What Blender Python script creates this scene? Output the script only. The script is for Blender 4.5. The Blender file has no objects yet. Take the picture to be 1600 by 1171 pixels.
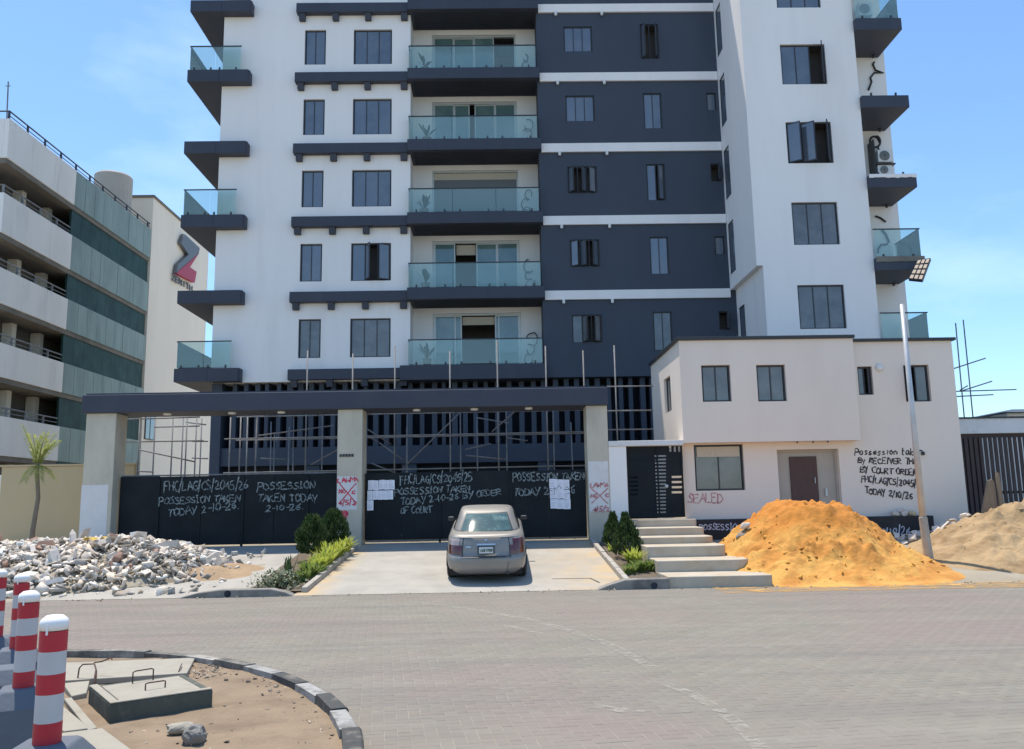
import bpy, math, random
import numpy as np
from mathutils import Vector, Matrix, noise

rnd = random.Random(7)
C = bpy.context.scene.collection
S = bpy.context.scene

# ------------------------------------------------------------------ camera
CAM_H = 1.8
FPX = 1302.0
MR = Vector((0.99973, -0.01536, -0.01759))      # camera right
MU = Vector((0.01502, -0.15386, 0.98798))       # camera up
MF = Vector((0.01788, 0.98797, 0.15359))        # camera forward
cam_data = bpy.data.cameras.new('camera')
cam = bpy.data.objects.new('camera', cam_data); C.objects.link(cam)
cam_data.sensor_fit = 'HORIZONTAL'; cam_data.sensor_width = 36.0
cam_data.lens = FPX / 1600 * 36.0
cam_data.clip_start = 0.1; cam_data.clip_end = 3000
cam.matrix_world = Matrix(((MR.x, MU.x, -MF.x, 0), (MR.y, MU.y, -MF.y, 0), (MR.z, MU.z, -MF.z, CAM_H), (0, 0, 0, 1)))
S.camera = cam

# ------------------------------------------------------------------ sun and sky
SUN_TO = Vector((-0.17, 0.235, 1.0)).normalized()
elev = math.asin(SUN_TO.z); azim = math.atan2(SUN_TO.x, SUN_TO.y)
W = bpy.data.worlds.new('World'); S.world = W; W.use_nodes = True
nt = W.node_tree; nt.nodes.clear()
wo = nt.nodes.new('ShaderNodeOutputWorld'); bg = nt.nodes.new('ShaderNodeBackground')
sk = nt.nodes.new('ShaderNodeTexSky'); sk.sky_type = 'NISHITA'; sk.sun_disc = False
sk.sun_elevation = elev; sk.sun_rotation = azim
sk.altitude = 0; sk.air_density = 1.05; sk.dust_density = 0.4; sk.ozone_density = 1.2
tc = nt.nodes.new('ShaderNodeTexCoord')
mp = nt.nodes.new('ShaderNodeMapping'); mp.inputs['Scale'].default_value = (1.0, 1.0, 2.6); mp.inputs['Location'].default_value = (1.7, 0.9, 0.4)
n1 = nt.nodes.new('ShaderNodeTexNoise'); n1.inputs['Scale'].default_value = 2.6; n1.inputs['Detail'].default_value = 7; n1.inputs['Roughness'].default_value = .55
cr = nt.nodes.new('ShaderNodeMapRange'); cr.inputs[1].default_value = .52; cr.inputs[2].default_value = .82; cr.inputs[3].default_value = .0; cr.inputs[4].default_value = .34
mx = nt.nodes.new('ShaderNodeMix'); mx.data_type = 'RGBA'
nt.links.new(tc.outputs['Generated'], mp.inputs['Vector']); nt.links.new(mp.outputs[0], n1.inputs['Vector'])
nt.links.new(n1.outputs['Fac'], cr.inputs[0]); nt.links.new(cr.outputs[0], mx.inputs[0])
tnt = nt.nodes.new('ShaderNodeMix'); tnt.data_type = 'RGBA'; tnt.blend_type = 'MULTIPLY'; tnt.inputs[0].default_value = 1
tnt.inputs[7].default_value = (0.82, 1.01, 1.16, 1); nt.links.new(sk.outputs[0], tnt.inputs[6])
nt.links.new(tnt.outputs[2], mx.inputs[6]); mx.inputs[7].default_value = (7.0, 8.2, 9.2, 1)
nt.links.new(mx.outputs[2], bg.inputs['Color']); bg.inputs['Strength'].default_value = 0.125
nt.links.new(bg.outputs[0], wo.inputs[0])
sl = bpy.data.lights.new('sun', 'SUN'); sl.energy = 3.6; sl.angle = math.radians(0.53); sl.color = (1.0, 0.92, 0.80)
so = bpy.data.objects.new('sun', sl); C.objects.link(so)
so.rotation_euler = (-SUN_TO).to_track_quat('-Z', 'Y').to_euler(); so.location = (0, 0, 60)
S.view_settings.view_transform = 'Standard'; S.view_settings.look = 'None'
S.view_settings.exposure = 0.63; S.view_settings.gamma = 1.0; S.view_settings.use_curve_mapping = False
S.render.engine = 'CYCLES'
S.cycles.max_bounces = 8; S.cycles.diffuse_bounces = 4; S.cycles.transparent_max_bounces = 16
S.cycles.use_denoising = True

# ------------------------------------------------------------------ measuring helpers
def ray(px, py):
    return MR * ((px - 800) / FPX) + MU * ((585.5 - py) / FPX) + MF
def at(px, py, Y):            # the point of the vertical plane y = Y seen at that place of the photograph
    d = ray(px, py); t = Y / d.y
    return Vector((d.x * t, Y, CAM_H + d.z * t))
def atX(px, py, X):
    d = ray(px, py); t = X / d.x
    return Vector((X, d.y * t, CAM_H + d.z * t))
def atZ(px, py, z):
    d = ray(px, py); t = (z - CAM_H) / d.z
    return Vector((d.x * t, d.y * t, z))
def terr(Y):                  # height of the plot in front of the buildings
    return min(.74, max(0.0, .112 * (Y - 17.85)))

# ------------------------------------------------------------------ mesh helpers
def wloc(p):
    v = Vector((0, 0, 0))
    while p is not None:
        v += Vector(p.location); p = p.parent
    return v

class MB:
    def __init__(s): s.v = []; s.f = []; s.mi = []
    def add(s, vs, fs, m=0):
        b = len(s.v); s.v.extend([tuple(v) for v in vs])
        s.f.extend([tuple(i + b for i in f) for f in fs]); s.mi.extend([m] * len(fs))
        return s
    def box(s, x0, x1, y0, y1, z0, z1, m=0):
        return s.add([(x0,y0,z0),(x1,y0,z0),(x1,y1,z0),(x0,y1,z0),(x0,y0,z1),(x1,y0,z1),(x1,y1,z1),(x0,y1,z1)],
              [(0,3,2,1),(4,5,6,7),(0,1,5,4),(1,2,6,5),(2,3,7,6),(3,0,4,7)], m)
    def obox(s, O, U, V, N, u0, u1, v0, v1, n0, n1, m=0):
        P = lambda u, v, n: O + U*u + V*v + N*n
        return s.add([P(u0,v0,n0),P(u1,v0,n0),P(u1,v1,n0),P(u0,v1,n0),P(u0,v0,n1),P(u1,v0,n1),P(u1,v1,n1),P(u0,v1,n1)],
              [(0,1,2,3),(7,6,5,4),(0,4,5,1),(1,5,6,2),(2,6,7,3),(3,7,4,0)], m)
    def quad(s, a, b, c, d, m=0): return s.add([a,b,c,d], [(0,1,2,3)], m)
    def tube(s, pts, r, n=8, m=0, caps=True):
        pts = [Vector(p) for p in pts]; k = len(pts)
        rr = r if isinstance(r, (list, tuple)) else [r]*k
        ref = None; vs = []; fs = []
        for i, p in enumerate(pts):
            t = (pts[min(i+1,k-1)] - pts[max(i-1,0)]).normalized()
            if ref is None:
                ref = t.orthogonal().normalized()
            else:
                ref = (ref - t*ref.dot(t))
                ref = ref.normalized() if ref.length > 1e-6 else t.orthogonal().normalized()
            b2 = t.cross(ref)
            for j in range(n):
                a = 2*math.pi*j/n
                vs.append(p + (ref*math.cos(a) + b2*math.sin(a))*rr[i])
        for i in range(k-1):
            for j in range(n):
                j2 = (j+1) % n
                fs.append((i*n+j, i*n+j2, (i+1)*n+j2, (i+1)*n+j))
        if caps:
            fs.append(tuple(range(n-1,-1,-1))); fs.append(tuple((k-1)*n+j for j in range(n)))
        return s.add(vs, fs, m)
    def lathe(s, prof, c, n=20, m=0):
        vs = []; fs = []; c = Vector(c); k = len(prof)
        for r, z in prof:
            for j in range(n):
                a = 2*math.pi*j/n; vs.append((c.x+r*math.cos(a), c.y+r*math.sin(a), c.z+z))
        for i in range(k-1):
            for j in range(n):
                j2 = (j+1)%n; fs.append((i*n+j, i*n+j2, (i+1)*n+j2, (i+1)*n+j))
        fs.append(tuple(range(n-1,-1,-1))); fs.append(tuple((k-1)*n+j for j in range(n)))
        return s.add(vs, fs, m)
    def prism(s, poly, d0, d1, axis='x', m=0):    # poly of 2D points extruded along an axis
        n = len(poly)
        def P(a, b, d):
            return (d,a,b) if axis == 'x' else ((a,d,b) if axis == 'y' else (a,b,d))
        vs = [P(a,b,d0) for a,b in poly] + [P(a,b,d1) for a,b in poly]
        fs = [tuple(range(n)), tuple(range(2*n-1,n-1,-1))] + [(i,i+n,(i+1)%n+n,(i+1)%n) for i in range(n)]
        return s.add(vs, fs, m)
    def build(s, name, mats, parent=None, smooth=False, bevel=0, kind=None, fix=True):
        o = wloc(parent)
        me = bpy.data.meshes.new(name)
        me.from_pydata([(x-o.x, y-o.y, z-o.z) for x,y,z in s.v], [], s.f)
        mats = mats if isinstance(mats, (list,tuple)) else [mats]
        for mt in mats: me.materials.append(mt)
        if len(mats) > 1: me.polygons.foreach_set('material_index', s.mi)
        if smooth: me.polygons.foreach_set('use_smooth', [True]*len(me.polygons))
        me.update()
        if fix and len(s.f) < 20000:
            import bmesh
            bm = bmesh.new(); bm.from_mesh(me); bmesh.ops.recalc_face_normals(bm, faces=bm.faces); bm.to_mesh(me); bm.free()
        ob = bpy.data.objects.new(name, me); C.objects.link(ob)
        if parent is not None: ob.parent = parent
        if bevel:
            b = ob.modifiers.new('bevel', 'BEVEL'); b.width = bevel; b.segments = 2; b.limit_method = 'ANGLE'; b.angle_limit = math.radians(40)
        if kind: ob['kind'] = kind
        return ob

def thing(name, label, cat, loc=(0,0,0), group=None):
    o = bpy.data.objects.new(name, None); C.objects.link(o); o.location = loc
    o.empty_display_size = .2
    o['label'] = label; o['category'] = cat
    if group: o['group'] = group
    return o
def tag(o, label, cat, group=None):
    o['label'] = label; o['category'] = cat
    if group: o['group'] = group
    return o
def dup(o, loc=None, rotz=None, label=None, scale=None):
    def cp(src, par):
        c = src.copy(); C.objects.link(c)
        if par is not None: c.parent = par
        for ch in src.children: cp(ch, c)
        return c
    r = cp(o, None)
    if loc is not None: r.location = loc
    if rotz is not None: r.rotation_euler = (0,0,rotz)
    if scale is not None: r.scale = scale
    if label: r['label'] = label
    return r
VX, VY, VZ = Vector((1,0,0)), Vector((0,1,0)), Vector((0,0,1))

# ------------------------------------------------------------------ materials
def pm(name, col, rough=.8, var=.12, scale=2.0, col2=None, s2=.6, t2=(.5,.72), a2=.6, bump=0.0, bscale=40, metal=0.0, spec=.5,
       stretch=(1,1,1), objrand=0.0, attr=None, detail=6, coat=0.0):
    m = bpy.data.materials.new(name); m.use_nodes = True
    t = m.node_tree; N = t.nodes; L = t.links
    b = N['Principled BSDF']; b.inputs['Roughness'].default_value = rough; b.inputs['Metallic'].default_value = metal
    b.inputs['Specular IOR Level'].default_value = spec; b.inputs['Coat Weight'].default_value = coat
    g = N.new('ShaderNodeNewGeometry'); mpn = N.new('ShaderNodeMapping'); mpn.inputs['Scale'].default_value = stretch
    L.new(g.outputs['Position'], mpn.inputs['Vector'])
    nz = N.new('ShaderNodeTexNoise'); nz.inputs['Scale'].default_value = scale; nz.inputs['Detail'].default_value = detail; nz.inputs['Roughness'].default_value = .6
    L.new(mpn.outputs[0], nz.inputs['Vector'])
    mr = N.new('ShaderNodeMapRange'); mr.inputs[1].default_value = .25; mr.inputs[2].default_value = .75
    mr.inputs[3].default_value = 1-var; mr.inputs[4].default_value = 1+var
    L.new(nz.outputs['Fac'], mr.inputs[0])
    mul = N.new('ShaderNodeMix'); mul.data_type = 'RGBA'; mul.blend_type = 'MULTIPLY'; mul.inputs[0].default_value = 1
    mul.inputs[6].default_value = (*col, 1); L.new(mr.outputs[0], mul.inputs[7])
    out = mul.outputs[2]
    if attr:
        at_ = N.new('ShaderNodeAttribute'); at_.attribute_name = attr
        m3 = N.new('ShaderNodeMix'); m3.data_type = 'RGBA'; m3.blend_type = 'MULTIPLY'; m3.inputs[0].default_value = 1
        L.new(out, m3.inputs[6]); L.new(at_.outputs['Color'], m3.inputs[7]); out = m3.outputs[2]
    if objrand:
        oi = N.new('ShaderNodeObjectInfo'); r2 = N.new('ShaderNodeMapRange'); r2.inputs[3].default_value = 1-objrand; r2.inputs[4].default_value = 1+objrand
        L.new(oi.outputs['Random'], r2.inputs[0])
        m4 = N.new('ShaderNodeMix'); m4.data_type = 'RGBA'; m4.blend_type = 'MULTIPLY'; m4.inputs[0].default_value = 1
        L.new(out, m4.inputs[6]); L.new(r2.outputs[0], m4.inputs[7]); out = m4.outputs[2]
    if col2:
        n2 = N.new('ShaderNodeTexNoise'); n2.inputs['Scale'].default_value = s2; n2.inputs['Detail'].default_value = 7; n2.inputs['Roughness'].default_value = .62
        L.new(mpn.outputs[0], n2.inputs['Vector'])
        r3 = N.new('ShaderNodeMapRange'); r3.inputs[1].default_value = t2[0]; r3.inputs[2].default_value = t2[1]; r3.inputs[3].default_value = 0; r3.inputs[4].default_value = a2
        L.new(n2.outputs['Fac'], r3.inputs[0])
        m5 = N.new('ShaderNodeMix'); m5.data_type = 'RGBA'; L.new(r3.outputs[0], m5.inputs[0]); L.new(out, m5.inputs[6]); m5.inputs[7].default_value = (*col2, 1)
        out = m5.outputs[2]
    L.new(out, b.inputs['Base Color'])
    if bump:
        nb = N.new('ShaderNodeTexNoise'); nb.inputs['Scale'].default_value = bscale; nb.inputs['Detail'].default_value = 5
        L.new(g.outputs['Position'], nb.inputs['Vector'])
        bp = N.new('ShaderNodeBump'); bp.inputs['Strength'].default_value = bump; bp.inputs['Distance'].default_value = .02
        L.new(nb.outputs['Fac'], bp.inputs['Height']); L.new(bp.outputs[0], b.inputs['Normal'])
    return m

def glass_tint(name, tint, refl=.16, rough=.02, milk=.12, milkcol=(.3,.45,.45)):
    m = bpy.data.materials.new(name); m.use_nodes = True
    t = m.node_tree; N = t.nodes; L = t.links; N.remove(N['Principled BSDF']); o = N['Material Output']
    tr = N.new('ShaderNodeBsdfTransparent'); tr.inputs['Color'].default_value = (*tint, 1)
    gl = N.new('ShaderNodeBsdfGlossy'); gl.inputs['Roughness'].default_value = rough; gl.inputs['Color'].default_value = (.9,.95,.95,1)
    df = N.new('ShaderNodeBsdfDiffuse'); df.inputs['Color'].default_value = (*milkcol, 1)
    lw = N.new('ShaderNodeFresnel'); lw.inputs['IOR'].default_value = 1.5
    ad = N.new('ShaderNodeMath'); ad.operation = 'ADD'; ad.inputs[1].default_value = refl - .04; L.new(lw.outputs[0], ad.inputs[0])
    a = N.new('ShaderNodeMixShader'); a.inputs[0].default_value = milk; L.new(tr.outputs[0], a.inputs[1]); L.new(df.outputs[0], a.inputs[2])
    b = N.new('ShaderNodeMixShader'); L.new(ad.outputs[0], b.inputs[0]); L.new(a.outputs[0], b.inputs[1]); L.new(gl.outputs[0], b.inputs[2])
    L.new(b.outputs[0], o.inputs['Surface'])
    return m

M_white = pm('white_render', (.85,.82,.795), .85, .05, .5, col2=(.66,.63,.60), s2=1.3, t2=(.53,.8), a2=.38, stretch=(1,1,.12), bump=.08, bscale=25)
M_navy    = pm('navy_paint', (.040,.047,.068), .6, .10, .8, col2=(.085,.09,.105), s2=1.3, t2=(.55,.8), a2=.35, stretch=(1,1,.3), bump=.06, bscale=30)
M_navy2 = pm('navy_wall_paint', (.047,.060,.085), .7, .10, .5, col2=(.068,.08,.10), s2=.9, t2=(.5,.8), a2=.35, stretch=(1,1,.3), bump=.06, bscale=30)
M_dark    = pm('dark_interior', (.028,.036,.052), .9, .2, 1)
M_room    = pm('dim_room', (.11,.105,.10), .9, .3, .8)
M_frame   = pm('dark_window_frame', (.035,.036,.042), .5, .05, 4)
M_wglass = pm('tinted_window_glass', (.105,.130,.165), .08, .20, .5, spec=1.0, objrand=.16, col2=(.15,.17,.195), s2=1.2, t2=(.45,.6), a2=.5, coat=.6)
M_wglass2 = pm('grey_window_glass', (.14,.145,.15), .10, .25, .9, spec=.9, col2=(.075,.08,.085), s2=1.6, t2=(.45,.65), a2=.6)
M_doorgl = pm('green_door_glass', (.11,.19,.19), .06, .22, .6, spec=1.0, col2=(.20,.28,.28), s2=.9, t2=(.45,.6), a2=.6, coat=.5)
M_alum    = pm('aluminium_frame', (.55,.56,.55), .4, .08, 6, metal=.3)
M_balgl = glass_tint('balcony_glass', (.87,.955,.93), refl=.055, milk=.15, milkcol=(.50,.66,.60))
M_rail    = pm('black_steel', (.03,.032,.036), .45, .1, 6)
M_steel = pm('scaffold_steel', (.20,.20,.20), .6, .3, 5, col2=(.13,.085,.06), s2=3, t2=(.5,.7), a2=.6)
M_conc = pm('column_concrete', (.55,.50,.40), .9, .13, 1.6, col2=(.30,.28,.24), s2=1.5, t2=(.5,.75), a2=.5, stretch=(1,1,.4), bump=.15, bscale=40)
M_beam    = pm('beam_paint', (.040,.047,.070), .6, .10, .8, col2=(.07,.075,.09), s2=1.2, t2=(.5,.8), a2=.4, bump=.05)
M_gate = pm('black_sheet_metal', (.010,.014,.018), .6, .3, .9, col2=(.022,.024,.026), s2=1.1, t2=(.48,.7), a2=.7, bump=.05, bscale=8, spec=.2)
M_wpaint = pm('white_spray_paint', (.31,.36,.36), .8, .25, 9)
M_rpaint  = pm('red_spray_paint', (.66,.025,.07), .7, .3, 9, col2=(.62,.22,.25), s2=11, t2=(.45,.65), a2=.7)
M_rfaint  = pm('faded_red_spray_paint', (.50,.16,.18), .7, .3, 9, col2=(.55,.40,.40), s2=10, t2=(.45,.6), a2=.7)
M_kpaint  = pm('black_spray_paint', (.03,.026,.026), .7, .3, 9)
M_patch   = pm('white_patch_paint', (.70,.69,.68), .85, .06, 3, col2=(.50,.48,.45), s2=4, t2=(.58,.75), a2=.6)
M_pink    = pm('guardhouse_render', (.82,.72,.625), .88, .04, .6, col2=(.69,.59,.505), s2=.8, t2=(.52,.8), a2=.35, stretch=(1,1,.3), bump=.08, bscale=25)
M_plinth  = pm('black_plinth_paint', (.022,.022,.026), .7, .2, 2, col2=(.06,.06,.06), s2=2, t2=(.5,.75), a2=.6, bump=.1)
M_door    = pm('brown_door', (.085,.045,.038), .6, .15, 3, stretch=(3,3,.6))
M_portal  = pm('beige_portal_panel', (.45,.41,.35), .7, .06, 2)
M_beige = pm('beige_render', (.86,.78,.65), .9, .05, .4, col2=(.68,.61,.50), s2=.5, t2=(.5,.8), a2=.35, stretch=(1,1,.25))
M_cream   = pm('cream_wall_paint', (0.558,0.441,0.270), .9, .06, .8, col2=(0.432,0.342,0.225), s2=1.2, t2=(.55,.8), a2=.4, stretch=(1,1,.4))
M_oldwht = pm('weathered_white_panel', (.84,.81,.76), .85, .07, .7, col2=(.50,.48,.44), s2=1.6, t2=(.54,.76), a2=.5, stretch=(1,1,.16), bump=.06)
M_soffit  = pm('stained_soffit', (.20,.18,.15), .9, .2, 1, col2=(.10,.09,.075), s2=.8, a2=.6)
M_teal = pm('teal_glass_panel', (.26,.33,.29), .5, .18, 1.1, col2=(.15,.20,.175), s2=1.2, t2=(.45,.7), a2=.65, stretch=(1,1,.25), spec=.3)
M_teald = pm('dark_teal_glass', (0.027,0.063,0.054), .5, .4, .9, spec=.12, col2=(0.051,0.090,0.083), s2=.8, t2=(.5,.7), a2=.6)
M_road    = pm('road_bed', (.33,.315,.295), .95, .12, 1.2, col2=(.26,.25,.24), s2=.35, a2=.5)
M_paver = pm('paving_block', (0.213,0.195,0.160), .9, .10, 1.1, attr='tint', col2=(0.224,0.181,0.159), s2=.20, t2=(.42,.62), a2=.8, bump=.2, bscale=70)
M_paver1 = pm('paving_block_near', (0.213,0.195,0.160), .9, .10, 1.1, objrand=.035, col2=(0.224,0.181,0.159), s2=.20, t2=(.42,.62), a2=.8, bump=.2, bscale=70)
M_joint = pm('joint_sand', (0.264,0.244,0.197), .95, .2, 3)
M_ground = pm('dusty_ground', (0.326,0.286,0.217), .95, .12, 1.0, col2=(0.238,0.194,0.138), s2=.7, t2=(.45,.7), a2=.6, bump=.4, bscale=20)
M_isle = pm('sandy_soil', (0.248,0.184,0.122), .97, .16, 2.5, col2=(0.163,0.115,0.075), s2=2.2, t2=(.46,.66), a2=.75, bump=.7, bscale=26)
M_drive = pm('driveway_concrete', (0.370,0.346,0.303), .92, .13, 1.2, col2=(0.256,0.235,0.204), s2=1.1, t2=(.48,.72), a2=.55, bump=.12, bscale=40)
M_kerb    = pm('kerb_concrete', (.40,.37,.32), .92, .13, 3, col2=(.22,.21,.19), s2=2.4, t2=(.5,.7), a2=.5, bump=.2, bscale=30)
M_kblack = pm('kerb_black_paint', (.055,.057,.055), .85, .25, 5, col2=(.20,.18,.15), s2=6, t2=(.5,.66), a2=.75, bump=.3, bscale=30)
M_kwhite = pm('kerb_white_paint', (0.324,0.318,0.301), .85, .12, 4, col2=(0.130,0.122,0.109), s2=5, t2=(.46,.62), a2=.8, bump=.3, bscale=30)
M_kgrey   = pm('weathered_kerb_dark', (.10,.098,.09), .9, .25, 5, col2=(.24,.22,.185), s2=5, t2=(.45,.62), a2=.75, bump=.3, bscale=30)
M_kdust   = pm('weathered_kerb_light', (.36,.34,.30), .9, .2, 5, col2=(.15,.14,.125), s2=4, t2=(.42,.58), a2=.85, bump=.3, bscale=30)
M_step    = pm('step_concrete', (.47,.415,.33), .92, .12, 2.2, col2=(.38,.27,.155), s2=1.6, t2=(.46,.70), a2=.6, bump=.15, bscale=35)
M_bluec = pm('blue_grey_barrier_paint', (.105,.125,.155), .75, .12, 2, col2=(.17,.185,.205), s2=4, t2=(.56,.74), a2=.5, bump=.12, bscale=30)
M_red     = pm('red_reflective_band', (.46,.014,.03), .5, .10, 6, col2=(.30,.03,.04), s2=6, t2=(.52,.72), a2=.6)
M_bwhite = pm('white_reflective_band', (.50,.50,.51), .5, .06, 6, col2=(.36,.345,.32), s2=7, t2=(.6,.75), a2=.5)
M_cap     = pm('white_plastic_cap', (.82,.82,.82), .35, .03, 6)
M_moss    = pm('stained_dark_concrete', (.085,.092,.075), .9, .2, 3, col2=(.20,.19,.16), s2=5, t2=(.52,.7), a2=.6, bump=.25, bscale=30)
M_lid = pm('pale_concrete', (0.340,0.315,0.258), .92, .12, 3, col2=(0.221,0.200,0.162), s2=3, t2=(.5,.7), a2=.6, bump=.2, bscale=30)
M_rust    = pm('rusty_rebar', (.10,.055,.04), .8, .3, 12)
M_chunk = pm('broken_concrete', (.60,.53,.45), .95, .14, 3, objrand=.30, col2=(.44,.40,.35), s2=3.2, t2=(.5,.68), a2=.5, bump=.3, bscale=22)
M_chunkw = pm('broken_white_plaster', (0.634,0.581,0.522), .92, .08, 3, objrand=.18, col2=(0.405,0.378,0.351), s2=4, t2=(.54,.72), a2=.5)
M_chunkr  = pm('broken_clay_block', (.38,.235,.175), .95, .12, 3, objrand=.25)
M_yellow  = pm('yellow_sacking', (.55,.38,.08), .8, .15, 4)
M_rubble = pm('rubble_dust', (.62,.555,.475), .97, .2, 3, attr='tint', col2=(.46,.41,.35), s2=3, a2=.4, bump=.4)
M_osand   = pm('orange_laterite_sand', (0.596,0.324,0.078), .97, .12, 1.6, col2=(0.469,0.188,0.034), s2=1.4, t2=(.44,.60), a2=.8, bump=1.0, bscale=14)
M_psand   = pm('pale_sand', (0.391,0.274,0.148), .97, .12, 1.6, col2=(0.236,0.151,0.074), s2=1.2, t2=(.43,.60), a2=.85, bump=1.0, bscale=14)
M_soil    = pm('planter_soil', (.13,.10,.07), .97, .2, 5, bump=.5)
M_leafd = pm('dark_conifer_leaf', (.036,.075,.022), .6, .35, 9, col2=(.085,.125,.04), s2=4, t2=(.45,.65), a2=.7)
M_leafy = pm('variegated_leaf', (.50,.54,.10), .55, .3, 9, col2=(.20,.32,.05), s2=9, t2=(.45,.6), a2=.6)
M_leafg   = pm('grass_leaf', (.16,.24,.05), .6, .35, 9, col2=(.30,.34,.10), s2=8, t2=(.45,.6), a2=.7)
M_leafp = pm('palm_leaf', (.26,.31,.08), .5, .3, 6, col2=(.42,.42,.16), s2=5, t2=(.45,.65), a2=.7)
M_wood    = pm('weathered_wood', (.24,.185,.13), .85, .2, 3, stretch=(6,6,1), bump=.2)
M_trunk   = pm('palm_trunk', (.20,.165,.125), .9, .2, 6, stretch=(1,1,4), bump=.4, bscale=20)
M_slat    = pm('brown_slat_paint', (.050,.030,.030), .6, .2, 3)
M_pole    = pm('galvanised_pole', (.52,.53,.54), .5, .12, 3, metal=.3)
M_plastic = pm('white_plastic', (.72,.72,.70), .45, .04, 5)
M_acgrill = pm('dark_fan_grille', (.06,.06,.062), .6, .1, 8)
M_cable   = pm('black_cable', (.02,.02,.022), .55, .1, 8)
M_paper = pm('white_notice_paper', (.84,.84,.92), .8, .03, 6)
M_print = pm('grey_print', (.60,.60,.67), .8, .05, 6)
M_logog   = pm('logo_grey', (.13,.14,.15), .5, .1, 3)
M_logor   = pm('logo_red', (.42,.02,.05), .5, .1, 3)
M_roofd   = pm('dark_roof_sheet', (.05,.07,.09), .6, .1, 3)
M_pot     = pm('plant_pot', (.22,.21,.20), .7, .1, 5)
M_blind   = pm('grey_roller_blind', (.16,.17,.18), .7, .08, 1)
M_cream2  = pm('cream_curtain', (.55,.49,.40), .9, .1, 6, stretch=(8,8,1))
M_line    = pm('worn_road_paint', (.47,.44,.38), .9, .1, 8)
def damp_top(m, z0, z1, col):
    """the freshly tipped damp sand of the upper heap is a deeper colour"""
    N = m.node_tree.nodes; L = m.node_tree.links; b = N['Principled BSDF']; src = b.inputs['Base Color'].links[0].from_socket
    g = N.new('ShaderNodeNewGeometry'); sx = N.new('ShaderNodeSeparateXYZ'); L.new(g.outputs['Position'], sx.inputs[0])
    nz = N.new('ShaderNodeTexNoise'); nz.inputs['Scale'].default_value = 1.5; nz.inputs['Detail'].default_value = 6; L.new(g.outputs['Position'], nz.inputs['Vector'])
    ma = N.new('ShaderNodeMath'); ma.operation = 'MULTIPLY_ADD'; ma.inputs[1].default_value = 1.3; L.new(nz.outputs['Fac'], ma.inputs[0]); L.new(sx.outputs[2], ma.inputs[2])
    r = N.new('ShaderNodeMapRange'); r.inputs[1].default_value = z0+.65; r.inputs[2].default_value = z1+.65; r.inputs[4].default_value = .85; L.new(ma.outputs[0], r.inputs[0])
    x = N.new('ShaderNodeMix'); x.data_type = 'RGBA'; L.new(r.outputs[0], x.inputs[0]); L.new(src, x.inputs[6]); x.inputs[7].default_value = (*col, 1)
    L.new(x.outputs[2], b.inputs['Base Color'])
damp_top(M_osand, .75, 1.35, (.50,.185,.026))
def translucent(m, amt):
    N = m.node_tree.nodes; L = m.node_tree.links; b = N['Principled BSDF']; o = N['Material Output']; src = b.inputs['Base Color'].links[0].from_socket
    t_ = N.new('ShaderNodeBsdfTranslucent'); L.new(src, t_.inputs['Color']); x_ = N.new('ShaderNodeMixShader'); x_.inputs[0].default_value = amt
    L.new(b.outputs[0], x_.inputs[1]); L.new(t_.outputs[0], x_.inputs[2]); L.new(x_.outputs[0], o.inputs['Surface'])
for m_, a_ in ((M_leafy,.5),(M_leafd,.35),(M_leafg,.45),(M_leafp,.5)): translucent(m_, a_)
def worn(m, lo, hi, sc):
    N = m.node_tree.nodes; L = m.node_tree.links; b = N['Principled BSDF']
    g = N.new('ShaderNodeNewGeometry'); n = N.new('ShaderNodeTexNoise'); n.inputs['Scale'].default_value = sc; n.inputs['Detail'].default_value = 8; n.inputs['Roughness'].default_value = .75
    r = N.new('ShaderNodeMapRange'); r.inputs[1].default_value = lo; r.inputs[2].default_value = hi
    L.new(g.outputs['Position'], n.inputs['Vector']); L.new(n.outputs['Fac'], r.inputs[0]); L.new(r.outputs[0], b.inputs['Alpha'])
worn(M_line, .44, .80, 7.5)
def wheel_film(m, dark, light):
    """dust and rubber smeared along the traffic on the road blocks"""
    N = m.node_tree.nodes; L = m.node_tree.links; b = N['Principled BSDF']; src = b.inputs['Base Color'].links[0].from_socket
    g = N.new('ShaderNodeNewGeometry')
    for (sc, st, lo, hi, col, amt) in ((1.0,(.10,1.5,1),.48,.70,dark,.62), (1.0,(.22,2.2,1),.55,.75,light,.5), (2.6,(1,1,1),.60,.74,light,.45)):
        mp_ = N.new('ShaderNodeMapping'); mp_.inputs['Scale'].default_value = st; mp_.inputs['Rotation'].default_value = (0,0,-.09); mp_.inputs['Location'].default_value = (sc*3.3,lo*7,0)
        L.new(g.outputs['Position'], mp_.inputs['Vector'])
        n_ = N.new('ShaderNodeTexNoise'); n_.inputs['Scale'].default_value = sc; n_.inputs['Detail'].default_value = 8; n_.inputs['Roughness'].default_value = .65; L.new(mp_.outputs[0], n_.inputs['Vector'])
        r_ = N.new('ShaderNodeMapRange'); r_.inputs[1].default_value = lo; r_.inputs[2].default_value = hi; r_.inputs[4].default_value = amt; L.new(n_.outputs['Fac'], r_.inputs[0])
        x_ = N.new('ShaderNodeMix'); x_.data_type = 'RGBA'; L.new(r_.outputs[0], x_.inputs[0]); L.new(src, x_.inputs[6]); x_.inputs[7].default_value = (*col, 1); src = x_.outputs[2]
    L.new(src, b.inputs['Base Color'])
for m_ in (M_paver, M_paver1, M_joint): wheel_film(m_, (.150,.142,.128), (.285,.268,.235))
worn(M_wpaint, .30, .64, 15)
worn(M_rpaint, .26, .48, 16); worn(M_kpaint, .24, .44, 18)

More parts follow.
